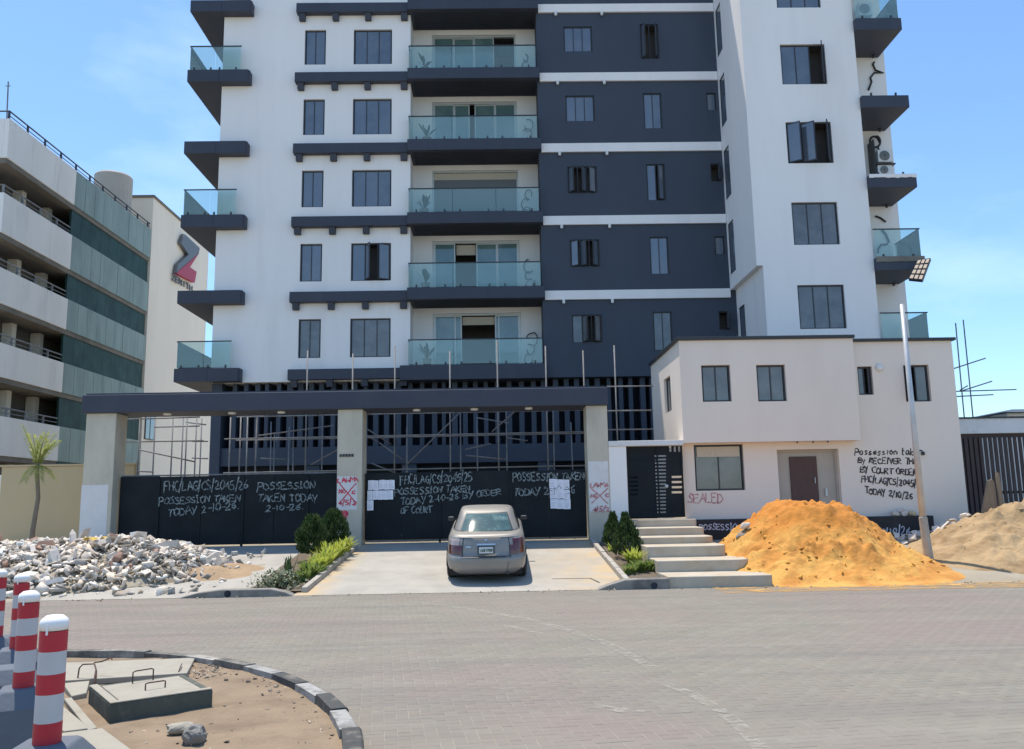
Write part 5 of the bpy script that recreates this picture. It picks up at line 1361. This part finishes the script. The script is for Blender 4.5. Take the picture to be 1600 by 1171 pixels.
def loft(layers, m, name, cap=True):
    N_ = 72; b = MB(); v = []
    for L_ in layers:
        for j in range(N_): v.append(sup(L_, 2*math.pi*(j+.5)/N_))
    f = [(i*N_+j, i*N_+(j+1)%N_, (i+1)*N_+(j+1)%N_, (i+1)*N_+j) for i in range(len(layers)-1) for j in range(N_)]
    if cap: f += [tuple(range(N_-1,-1,-1)), tuple((len(layers)-1)*N_+j for j in range(N_))]
    b.add(v, f); return b.build(name, m, car, smooth=True)
loft(LAYERS, M_carp, 'body')
loft(GREEN, M_carp, 'cabin')
def lerpL(layers, z):
    for a, c in zip(layers, layers[1:]):
        if a[0] <= z <= c[0]:
            t = (z-a[0])/(c[0]-a[0]); return tuple(a[i]+(c[i]-a[i])*t for i in range(5))
    return layers[-1]
def rear_patch(layers, z0, z1, x0, x1, off, nz=6, nx_=10, shrink=0.0):
    """grid on the rear face between heights z0..z1, from x0 to x1 (fractions of the half width)"""
    v = []
    for i in range(nz+1):
        z = z0+(z1-z0)*i/nz; L_ = lerpL(layers, z)
        for j in range(nx_+1):
            fx = (x0+(x1-x0)*j/nx_)
            x = fx*L_[3]*(1-shrink*i/nz)
            e = L_[4]; ly = (L_[2]-L_[1])/2; ym = (L_[1]+L_[2])/2
            s_ = (max(0,1-abs(x/L_[3])**e))**(1/e)
            y = ym - ly*s_ + .11*(abs(x)/L_[3])**2*min(1,s_*3) - off
            v.append((x, y, z))
    return v, [(i*(nx_+1)+j, i*(nx_+1)+j+1, (i+1)*(nx_+1)+j+1, (i+1)*(nx_+1)+j) for i in range(nz) for j in range(nx_)]
def patch(layers, z0, z1, x0, x1, off, m, name, smooth=True, th=.0, **k):
    v, f = rear_patch(layers, z0, z1, x0, x1, off, **k); b = MB(); b.add(v, f); o = b.build(name, m, car, smooth=smooth, fix=False)
    return o
patch(GREEN, 1.045, 1.405, -.80, .80, .010, M_rail, 'rear_window_seal', shrink=.02)
patch(GREEN, 1.062, 1.388, -.755, .755, .016, M_cargl, 'rear_window', shrink=.02)
for s_ in (-1, 1):
    v = []
    zs = [1.07,1.16,1.26,1.36]; b = MB()
    for z in zs:
        L_ = lerpL(GREEN, z)
        for j in range(13):
            y = (L_[1]+.42) + (L_[2]-.42-L_[1]-.42)*j/12
            ly = (L_[2]-L_[1])/2; ym = (L_[1]+L_[2])/2
            x = L_[3]*(max(0,1-abs((y-ym)/ly)**L_[4]))**(1/L_[4]) + .008
            v.append((s_*x, y, z))
    b.add(v, [(i*13+j,i*13+j+1,(i+1)*13+j+1,(i+1)*13+j) for i in range(3) for j in range(12)]); b.build('side_window', M_cargl, car, smooth=True, fix=False)
    a, c = (.60,.985) if s_ > 0 else (-.985,-.60)
    patch(LAYERS, .64, .83, a, c, .010, M_lensr, 'tail_lamp', nx_=8)
    a, c = (.68,.985) if s_ > 0 else (-.985,-.68)
    patch(LAYERS, .83, .955, a, c, .011, M_lensc if s_ < 0 else M_lensr, 'upper_lamp', nx_=8)
    # door mirror
    mb = MB(); mb.box(min(s_*.84,s_*1.0),max(s_*.84,s_*1.0),3.05,3.14,.99,1.09); mb.build('door_mirror', M_rail, car, bevel=.03)
# boot lid shut lines, lip, handle trim and plate
for z, x0, x1, th in ((.585,-.62,.62,.016),):
    patch(LAYERS, z-.004, z+.024, x0, x1, .010, M_rail, 'shut_line', nz=1)
for s_ in (-1,1):
    a, c = (.575,.595) if s_ > 0 else (-.595,-.575)
    patch(LAYERS, .60, .99, a, c, .006, M_rail, 'shut_line', nx_=1)
patch(LAYERS, .995, 1.028, -.86, .86, .018, M_carp, 'boot_lip', nz=3)
patch(LAYERS, .835, .87, -.235, .235, .020, M_chrome, 'boot_handle_trim', nz=2)
patch(LAYERS, .92, .97, -.028, .028, .018, M_chrome, 'badge', nz=2, nx_=3)
patch(LAYERS, .79, .812, -.50, -.38, .012, M_chrome, 'badge', nz=1, nx_=3)
patch(LAYERS, .655, .83, -.21, .21, .012, M_rail, 'plate_recess', nz=2)
pl = patch(LAYERS, .668, .80, -.175, .175, .022, M_plate, 'number_plate', nz=2)
bpl = MB(); rr_ = random.Random(2)
for i in range(7):
    x = -.125+i*.037 + (.012 if i > 2 else 0)
    bpl.box(x,x+.006,.04-.008,.04-.005,.70,.765); bpl.box(x+.006,x+.024,.04-.008,.04-.005,.70+rr_.choice([0,.028,.055]),.71+rr_.choice([0,.028,.055])); bpl.box(x+.020,x+.026,.04-.008,.04-.005,.70,.765)
bpl.build('plate_characters', M_plt, car)
# bumper crack, exhaust, rear valance
b = MB(); v = []
for i_, (fx, z) in enumerate(((.50,.315),(.53,.35),(.515,.39),(.55,.425),(.52,.46),(.58,.475))):
    L_ = lerpL(LAYERS, z); y = L_[1] + .11*fx*fx - .004; w_ = .005+.003*(i_%2); v += [(fx*L_[3]-w_, y, z), (fx*L_[3]+w_, y, z)]
b.add(v, [(2*q,2*q+1,2*q+3,2*q+2) for q in range(5)]); b.build('bumper_crack', M_rail, car, fix=False)
MB().tube([(.47,.06,.235),(.47,.35,.235)], .033, 10).build('exhaust', M_rail, car)
MB().box(-.78,.78,.25,4.5,.17,.32).build('underbody', M_tyre, car)
for x in (-.79, .79):
    for y in (.98, 3.78):
        w = MB(); w.lathe([(.19,-.10),(.29,-.105),(.325,-.07),(.325,.07),(.29,.105),(.19,.10)], (0,0,0), 26); w.v = [(x+c_, y+a_, .325+b_) for a_,b_,c_ in w.v]
        wo_ = w.build('wheel', M_tyre, car, smooth=False, bevel=.01)
        hb_ = MB(); hb_.lathe([(.20,-.104),(.205,.0),(.20,.104)], (0,0,0), 20); hb_.v = [(x+c_, y+a_, .325+b_) for a_,b_,c_ in hb_.v]; hb_.build('rim', M_alum, wo_)
        # dark arch
        ar = MB(); n_ = 18; sx = math.copysign(1,x)
        P0 = [(sx*(.897 if True else 0), y+.40*math.cos(math.pi*t/n_), .325+.38*math.sin(math.pi*t/n_)-.02) for t in range(n_+1)]
        ar.add(P0, [tuple(range(n_+1))]); ar.build('wheel_arch', M_rail, car, fix=False)
CX = (at(700,880,19.2).x + at(821,880,19.2).x)/2
YC = 18.5
car.location = (CX, YC, terr(YC)+.012); car.rotation_euler = (math.atan(.112), 0, 0)

# =================================================================== PLANTED BEDS
def bush(name, label, x, y, z, h, rad, seed, m, n, group=None, shape='cone'):
    t = thing(name, label, 'shrub', (x,y,z), group)
    r = random.Random(seed)
    MB().tube([(x,y,z-.05),(x+.01,y,z+h*.3)], [.03,.02], 6).build('trunk', M_trunk, t)
    b = MB()
    for i in range(n):
        u_ = r.random(); zz_ = .06 + .94*u_**.85
        if shape == 'cone': R_ = rad*min(1,(1-zz_)*1.25+.10)*(min(1,zz_*4+.45))
        else: zz_ = .16+.84*u_; R_ = rad*math.sqrt(max(.02,1-((zz_-.52)/.50)**2))*(1.12-.35*zz_)
        a = r.uniform(0,2*math.pi); lump = 1+.42*noise.noise((math.cos(a)*1.5+seed, math.sin(a)*1.5, zz_*4))
        q = R_*lump*r.uniform(.45,1.0)**.5
        p = Vector((x+q*math.cos(a), y+q*math.sin(a), z+h*zz_+r.gauss(0,.01)))
        d = Vector((math.cos(a)*r.uniform(.1,.7), math.sin(a)*r.uniform(.1,.7), 1+r.uniform(-.4,.3))).normalized()
        s_ = d.cross(Vector((r.uniform(-1,1),r.uniform(-1,1),r.uniform(-1,1)))).normalized()
        L_ = r.uniform(.05,.11); w_ = L_*.26
        b.add([p-s_*w_, p+d*L_*.5-s_*w_*.9, p+d*L_, p+s_*w_], [(0,1,2,3)])
    b.build('crown', m, t, fix=False); return t
def blade_plant(name, label, x, y, z, h, n, seed, m, spread=.5, group=None, cat='plant'):
    t = thing(name, label, cat, (x,y,z), group); r = random.Random(seed); b = MB()
    for i in range(n):
        a = r.uniform(0,2*math.pi); L_ = h*r.uniform(.6,1.15); d = Vector((math.cos(a),math.sin(a),0)); o = Vector((x+r.gauss(0,.05),y+r.gauss(0,.05),z-.02)); k_ = spread*r.uniform(.4,1.3)
        P = [o + d*(L_*k_*t_**1.3) + VZ*(L_*(t_-.55*k_*t_*t_)) for t_ in (0,.3,.6,.85,1)]
        sd = d.cross(VZ).normalized(); w_ = r.uniform(.013,.026); v = []
        for q, p in enumerate(P):
            ww = w_*(1,1.2,1,.6,.1)[q]; v += [p+sd*ww, p-sd*ww]
        b.add(v, [(2*q,2*q+1,2*q+3,2*q+2) for q in range(4)])
    b.build('leaves', m, t, fix=False); return t
# bed kerbs (sloping with the ground)
def bed_kerb(name, label, a, c, w, h):
    b = MB(); n = 8
    for i in range(n):
        p0 = Vector(a).lerp(Vector(c), i/n); p1 = Vector(a).lerp(Vector(c), (i+1)/n - .006)
        d = (Vector(c)-Vector(a)).normalized(); nn_ = Vector((-d.y,d.x))*w/2
        z0, z1 = terr(p0.y), terr(p1.y); j_ = rnd.uniform(-.012,.012)
        b.add([(p0.x-nn_.x,p0.y-nn_.y,z0-.05),(p0.x+nn_.x,p0.y+nn_.y,z0-.05),(p1.x+nn_.x,p1.y+nn_.y,z1-.05),(p1.x-nn_.x,p1.y-nn_.y,z1-.05),
               (p0.x-nn_.x,p0.y-nn_.y,z0+h+j_),(p0.x+nn_.x,p0.y+nn_.y,z0+h+j_),(p1.x+nn_.x,p1.y+nn_.y,z1+h+j_),(p1.x-nn_.x,p1.y-nn_.y,z1+h+j_)],
              [(0,3,2,1),(4,5,6,7),(0,1,5,4),(1,2,6,5),(2,3,7,6),(3,0,4,7)])
    o = b.build(name, M_kerb, bevel=.012); tag(o, label, 'kerb'); return o
bed_kerb('bed_kerb', 'straight concrete kerb between the left planted bed and the driveway', (-4.13,18.1), (-3.98,23.6), .12, .13)
bed_kerb('bed_kerb', 'straight concrete kerb between the driveway and the right planted bed', (2.72,18.1), (2.6,23.9), .12, .13)
def soil(x0, x1, y0, y1, label):
    b = MB(); v = []
    for j in range(17):
        for i in range(9):
            x = x0+(x1-x0)*i/8; y = y0+(y1-y0)*j/16; v.append((x, y, terr(y)+.05+.04*noise.noise((x*3,y*3,3))))
    b.add(v, [(j*9+i,j*9+i+1,(j+1)*9+i+1,(j+1)*9+i) for j in range(16) for i in range(8)])
    o = b.build('planter_soil', M_soil, kind='structure', fix=False, smooth=True); return o
soil(-5.35,-4.16,18.1,23.5,''); soil(2.78,3.5,18.12,23.8,'')
def gz(y): return terr(y)+.06
p = at(487,866,21.6); bush('conifer_shrub', 'dark rounded conifer shrub standing left in the left planted bed', p.x,21.6,gz(21.6),1.10,.37,1,M_leafd,2500,shape='egg')
p = at(521,856,22.8); bush('conifer_shrub', 'dark conifer shrub in front of the middle gateway column', p.x,22.8,gz(22.8),1.10,.37,2,M_leafd,2500,shape='egg')
p = at(959,850,22.9); bush('conifer_shrub', 'bright green conifer shrub against the right gateway column', p.x,22.9,gz(22.9),.86,.30,3,M_leafd,2000)
p = at(979,868,21.2); bush('conifer_shrub', 'pointed dark conifer shrub beside the concrete steps', p.x,21.2,gz(21.2),1.05,.38,4,M_leafd,2600)
pl_n = 0
for px, py, Y, h, n_, lab in ((540,866,22.6,.55,120,'clump of yellow striped leaves at the gate end of the left bed'),(528,874,21.9,.55,120,'clump of yellow striped leaves second from the gate in the left bed'),(513,880,21.3,.62,150,'largest clump of yellow striped leaves in the middle of the left bed'),
                        (507,888,20.7,.56,130,'clump of yellow striped leaves beside the bed kerb in the left bed'),(495,896,20.2,.48,120,'short clump of yellow striped leaves near the driveway edge of the left bed'),
                        (988,878,20.3,.50,90,'lone clump of yellow striped leaves in the right bed'),(957,862,22.2,.30,30,'small clump of yellow striped leaves at the foot of a conifer')):
    p = at(px, py, Y); blade_plant('striped_plant', lab, p.x, Y, gz(Y), h, n_, 50+pl_n, M_leafy, .65, 'yellow striped plants in the beds'); pl_n += 1
for px, py, Y, h, n_, lab in ((486,904,19.5,.40,120,'tuft of green grass by the bed kerb'),(478,900,19.7,.40,120,'broad tuft of green grass in the left bed'),(470,907,19.0,.34,120,'low tuft of grass at the road end of the left bed'),(500,898,19.9,.30,60,'tuft of green grass under striped leaves'),(1000,890,19.4,.34,90,'tuft of dry grass left of the second step'),(1015,888,19.5,.30,80,'tuft of dry grass touching the second step'),(985,892,19.2,.28,70,'tuft of dry grass behind the right road kerb')):
    p = at(px, py, Y); blade_plant('grass_tuft', lab, p.x, Y, gz(Y), h, n_, 70+pl_n, M_leafg, .55, 'grass tufts in the beds'); pl_n += 1
p = at(452,890,19.9); b = blade_plant('weed', 'tall leafy weed at the road corner of the left bed', p.x, 19.9, gz(19.9), .50, 16, 91, M_leafd, .35)
# grey green sprawling ground cover at the corner
r = random.Random(8); gc = MB()
for i in range(1150):
    x = r.gauss(-4.80,.22); y = r.gauss(18.62,.30)
    if y < 18.06 or x > -4.22: continue
    z = gz(y) + r.random()**1.5*.26*max(.1,1-((x+4.9)/1.1)**2)
    d = Vector((r.uniform(-1,1),r.uniform(-1,1),r.uniform(0,1.2))).normalized(); s_ = d.cross(VZ).normalized() if abs(d.z) < .98 else VX
    L_ = r.uniform(.04,.09); p = Vector((x,y,z)); gc.add([p-s_*L_*.3, p+d*L_*.5-s_*L_*.35, p+d*L_, p+s_*L_*.3], [(0,1,2,3)])
o = gc.build('ground_cover', pm('grey_green_leaf', (.13,.16,.085), .6, .35, 9, col2=(.24,.25,.16), s2=8, t2=(.45,.6), a2=.7), fix=False); o['kind'] = 'stuff'; tag(o, 'grey green creeping ground cover at the road corner of the left bed', 'ground cover')

# =================================================================== BOLLARDS AND BARRIER BLOCKS
def barrier(x, y, ztop, rot, label):
    t = thing('barrier_block', label, 'barrier', (x,y,0), 'blue grey barrier blocks in a row')
    h = ztop
    lev = [(-.05,.215,.215),(h*.42,.215,.215),(h-.10,.185,.185),(h-.085,.175,.175),(h,.115,.115)]
    v = []; 
    for z, a, d in lev:
        cx_ = .025
        for u_, q in ((-a+cx_,-d),(a-cx_,-d),(a,-d+cx_),(a,d-cx_),(a-cx_,d),(-a+cx_,d),(-a,d-cx_),(-a,-d+cx_)): v.append((x+u_, y+q, z))
    f = [(i*8+j,i*8+(j+1)%8,(i+1)*8+(j+1)%8,(i+1)*8+j) for i in range(len(lev)-1) for j in range(8)] + [tuple(range(7,-1,-1)), tuple((len(lev)-1)*8+j for j in range(8))]
    MB().add(v, f).build('block', M_bluec, t, bevel=.012)
    t.rotation_euler = (0,0,rot); return t
def bollard(x, y, z0, z1, r_, label):
    t = thing('bollard', label, 'bollard', (x,y,z0), 'red and white bollards in a row')
    H = z1-z0; MB().lathe([(r_,0),(r_,H-.10)], (x,y,z0), 24).build('post', M_bwhite, t, smooth=False)
    cap = MB(); cap.lathe([(r_*1.03,H-.068),(r_*1.05,H-.034),(r_*.95,H-.020),(r_*.6,H-.004),(r_*.1,H)], (x,y,z0), 24); cap.build('cap', M_cap, t, smooth=True)
    MB().box(x-.004,x+.004,y-r_*1.09,y-r_,z0+H-.085,z0+H-.04).build('cap_clip', M_cap, t)
    for a, c in ((.006,.168),(.385,.54),(.715,.872)):
        MB().lathe([(r_*.9,H*a),(r_*1.012,H*a),(r_*1.012,H*c-.05*0),(r_*.9,H*c)], (x,y,z0), 24).build('red_band', M_red, t)
    return t
BO = [(-2.055,4.0,.775,1.335,'whole red and white bollard nearest to the traffic island manhole'),(-2.94,5.4,.745,1.32,'second red and white bollard behind the nearest one'),
      (-3.99,7.2,.70,1.30,'third red and white bollard partly hidden behind the second'),(-4.64,8.0,.68,1.285,'farthest red and white bollard cut by the left picture edge')]
BL = ['blue grey barrier block under the nearest bollard','blue grey barrier block under the second bollard','blue grey barrier block under the third bollard','blue grey barrier block under the farthest bollard']
for i, (x, y, z0, z1, lab) in enumerate(BO):
    barrier(x, y, z0, math.radians(24 if i else 6), BL[i]); bollard(x, y, z0-.004, z1, .0585, lab)
barrier(-3.5, 6.25, .72, math.radians(28), 'bare blue grey barrier block between the second and third bollards')

# =================================================================== MANHOLE CHAMBER ON THE ISLAND
FLc, FRc = atZ(172,1099,.235), atZ(333,1076,.235)
d1 = Vector((FRc.x-FLc.x, FRc.y-FLc.y, 0)); LW = d1.length; d1.normalize()
d2 = Vector((-d1.y, d1.x, 0))
BLc = atZ(139,1071,.235); dd = Vector((BLc.x-FLc.x, BLc.y-FLc.y, 0)); LD = dd.length; d2 = dd.normalized()
mh = thing('manhole_chamber', 'raised concrete manhole chamber with a slab lid and bent steel lifting loops', 'manhole', (FLc.x,FLc.y,.08))
O = Vector((FLc.x, FLc.y, 0))
def obx(b, u0,u1,v0,v1,z0,z1):
    P = lambda u,v,z: O + d1*u + d2*v + VZ*z
    b.add([P(u0,v0,z0),P(u1,v0,z0),P(u1,v1,z0),P(u0,v1,z0),P(u0,v0,z1),P(u1,v0,z1),P(u1,v1,z1),P(u0,v1,z1)], [(0,3,2,1),(4,5,6,7),(0,1,5,4),(1,2,6,5),(2,3,7,6),(3,0,4,7)])
b = MB(); obx(b, 0,LW,0,.07,.02,.225); obx(b, 0,LW,LD-.07,LD,.02,.223); obx(b, 0,.075,.071,LD-.071,.02,.224); obx(b, LW-.06,LW,.071,LD-.071,.02,.224)
b.build('chamber_wall', M_moss, mh, bevel=.012)
b = MB(); obx(b, .002,LW-.002,.002,.068,.226,.238); obx(b, .002,.073,.07,LD-.002,.225,.238)
b.build('chamber_rim', M_lid, mh, bevel=.006)
b = MB(); obx(b, .09,LW-.07,.085,LD-.085,.12,.230); b.build('lid', M_lid, mh, bevel=.008)
def loop(a, c, h, lean=0):
    A, B_ = atZ(*a, .225), atZ(*c, .225); d = (B_-A); up = VZ*h + Vector((lean,0,0))
    return [A-VZ*.05, A+up*.5, A+up*.92, A+up+d*.12, B_+up*.98-d*.1, B_+up*.9, B_+up*.4, B_-VZ*.03]
for a, c, h in (((227,1080),(258,1075),.065),((207,1069),(239,1063),.11)):
    MB().tube(loop(a,c,h), .0065, 7).build('lifting_loop', M_rust, mh, smooth=True)
def bar(pts, z): return [atZ(x_, y_, z)+VZ*h_ for x_, y_, h_ in pts]
rbar = thing('bent_rebar', 'bent rusty steel bars sticking up behind the manhole chamber', 'rebar', atZ(135,1064,.1))
MB().tube(bar([(121,1060,-.03),(123,1060,.10),(128,1060,.135),(146,1060,.14),(149,1062,.10),(146,1070,-.03)], .12), .0075, 7).build('bar', M_rust, rbar, smooth=True)
MB().tube(bar([(150,1068,-.03),(150,1062,.08),(146,1056,.13),(158,1056,.14),(172,1056,.18),(174,1056,.16)], .12), .0075, 7).build('bar', M_rust, rbar, smooth=True)
rb2 = thing('bent_rebar', 'short bent rusty bar lying right of the manhole lid', 'rebar', atZ(282,1055,.1))
MB().tube(bar([(277,1056,.0),(282,1050,.06),(284,1045,.05)], .1), .006, 6).build('bar', M_rust, rb2, smooth=True)
MB().tube(bar([(277,1056,.0),(286,1061,.02),(292,1062,.0)], .1), .006, 6).build('bar', M_rust, rb2, smooth=True)
rb3 = thing('bent_rebar', 'thin rusty bar lying flat on the sand near the island kerb', 'rebar', atZ(245,1034,.1))
MB().tube(bar([(229,1035,.01),(248,1034,.015),(262,1032,.03)], .1), .008, 6).build('bar', M_rust, rb3, smooth=True)
def s_isl(rg):
    while True:
        if rg.random() < .5:
            P = atZ(rg.uniform(275,345), rg.normal(1046,6), .1)
        elif rg.random() < .5:
            q = rg.uniform(0,1); i = int(rg.integers(5,13)); a, c = ISLE[i], ISLE[i+1]; P = Vector((a[0]+(c[0]-a[0])*q - abs(rg.normal(.2,.12)), a[1]+(c[1]-a[1])*q - abs(rg.normal(.1,.1)), 0))
        else: P = atZ(rg.uniform(120,560), rg.uniform(1030,1171), .1)
        xr = isle_x(P.y)
        if xr is not None and P.x < xr-.18: return P.x, P.y, isle_h(P.x,P.y)
scatter_stuff('gravel', 420, s_isl, .010, .05, island, pm('island_gravel', (.38,.31,.235), .95, .2, 5, attr='tint', bump=.4), 17, .15)
# grit and litter along the road edge
def s_edge(rg):
    x = rg.uniform(-9,12); return x, rg.normal(17.72,.10), .004
scatter_stuff('road_grit', 500, s_edge, .01, .05, road, pm('grit', (.42,.36,.27), .95, .2, 5, attr='tint'), 19, .2)

# =================================================================== THINGS ON THE BALCONIES
floors = ['top floor','fifth floor of the balcony column','fourth floor of the balcony column','third floor balcony','lowest balcony']
potlab = ['two leaved potted plant on the topmost visible glass balcony','leaning potted plant on the balcony with the closed green doors','bushy potted plant on the balcony with the grey blind','potted plant in a pale pot on the balcony above the lowest','drooping potted plant on the lowest central balcony']
cablab = ['looped black cable on the right wall of the topmost visible balcony','black cable coil on the right wall of the balcony with closed green doors','hanging black cable on the right wall of the balcony with the grey blind','twisted black cable on the right wall of the balcony above the lowest','crossed black cable on the right wall of the lowest central balcony']
for k in range(1, 6):
    z = zf(k); x = -2.98 + .06*(k % 3)
    t = thing('potted_plant', potlab[k-1], 'potted plant', (x,33.75,z), 'potted plants on the central balconies')
    MB().lathe([(.13,0),(.19,.34),(.20,.36),(.17,.36)], (x,33.75,z), 14).build('pot', M_pot, t)
    r = random.Random(k*7); b = MB()
    for i in range(16 if k == 3 else 11):
        a = r.uniform(0,6.28); L_ = r.uniform(.45,.80); d = Vector((math.cos(a),math.sin(a),0)); o_ = Vector((x,33.75,z+.34)); kk = r.uniform(.2,.75)
        P = [o_ + d*(L_*kk*t_) + VZ*(L_*(t_*1.05-.5*kk*t_*t_)) for t_ in (0,.35,.6,.8,1)]; sd = d.cross(VZ).normalized(); w_ = r.uniform(.05,.09); v = []
        for q, p in enumerate(P):
            ww = w_*(.12,.5,1,.8,.1)[q]; v += [p+sd*ww, p-sd*ww]
        b.add(v, [(2*q,2*q+1,2*q+3,2*q+2) for q in range(4)])
    b.build('leaves', M_leafd, t, fix=False)
    r = random.Random(k*13+1)
    t = thing('cable_coil', cablab[k-1], 'cable', (1.4,34.6,z+.8), 'loose black cables on the balcony walls')
    for q in range(3):
        c = Vector((1.42+r.uniform(-.12,.12), 34.62, z+.45+.42*q)); P = []
        R_ = r.uniform(.12,.26); st_ = r.uniform(0,6)
        for j in range(14): a = st_ + j*.36*r.uniform(.85,1.1); P.append(c + Vector((math.cos(a)*R_*(.6+.04*j), -.02*q, math.sin(a)*R_*1.25)))
        MB().tube(P, .022, 6).build('cable', M_cable, t, smooth=True)
# right-hand balconies: cables and outdoor cooling units
for pts_, lab in (([(1357,141),(1362,128),(1360,122),(1366,114),(1380,114),(1368,110),(1364,101),(1366,97)],'black cable reaching out of the wall above the upper bare right balcony slab'),
            ([(1368,338),(1376,341),(1384,347)],'short dark cable stub high on the wall above the floodlight balcony'),
            ([(1378,360),(1384,366),(1389,378),(1386,382),(1376,383),(1372,390),(1372,396)],'bent dark cable behind the glass of the floodlight balcony')):
    P = [at(a, c, 31.66) for a, c in pts_]; t = thing('loose_cable', lab, 'cable', P[0])
    MB().tube(P, .04, 7).build('cable', M_cable, t, smooth=True)
c = at(1366,223,31.6); t = thing('cable_coil', 'round coil of black cable on the wall above the stacked cooling units', 'cable', c)
MB().tube([c+Vector((.20*math.cos(a*.33),-.02-.004*a,.24*math.sin(a*.33))) for a in range(24)], .045, 7).build('cable', M_cable, t, smooth=True)
MB().tube([at(1371,228,31.6),at(1375,240,31.6),at(1370,244,31.6)], .035, 6).build('cable', M_cable, t, smooth=True)
def ac_unit(a, c, Y, lab):
    p, q_ = at(*a, Y), at(*c, Y); x0, x1, z0, z1 = p.x, q_.x, q_.z, p.z
    t = thing('cooling_unit', lab, 'cooling unit', ((x0+x1)/2,Y,z0)); MB().box(x0,x1,Y,Y+.32,z0,z1).build('casing', M_plastic, t, bevel=.02)
    cx_ = x0+(x1-x0)*.42; cz_ = (z0+z1)/2; R_ = min(x1-x0,z1-z0)*.40
    g = MB(); g.lathe([(R_*.2,.0),(R_,.0),(R_,.012)], (0,0,0), 20); g.v = [(cx_+x,Y-.003-z,cz_+y) for x,y,z in g.v]; g.build('fan_grille', M_acgrill, t)
    for j in range(4):
        r0 = R_*(.3+.22*j); P = [Vector((cx_+r0*math.cos(i*.314),Y-.02,cz_+r0*math.sin(i*.314))) for i in range(21)]; MB().tube(P, .006, 4, caps=False).build('guard_ring', M_alum, t)
ac_unit((1371,234),(1397,253),31.2,'upper white cooling unit of the stacked pair on the right balcony')
ac_unit((1371,258),(1396,273),31.2,'lower white cooling unit of the stacked pair on the right balcony')
ac_unit((1341,4),(1364,24),31.2,'white cooling unit behind the glass of the top right balcony')
zz_ = at(1380,256,31.2).z; sh_ = thing('wall_shelf', 'dark steel shelf carrying the upper stacked cooling unit', 'bracket', (15,31.2,zz_))
pA, pB = at(1368,256,31.2), at(1398,255,31.2); MB().box(pA.x,pB.x,31.12,31.65,zz_-.05,zz_-.005).build('shelf_bar', M_rail, sh_); MB().box(pA.x-.05,pA.x,31.15,31.65,zz_-.8,zz_+1.0).build('upright', M_rail, sh_)
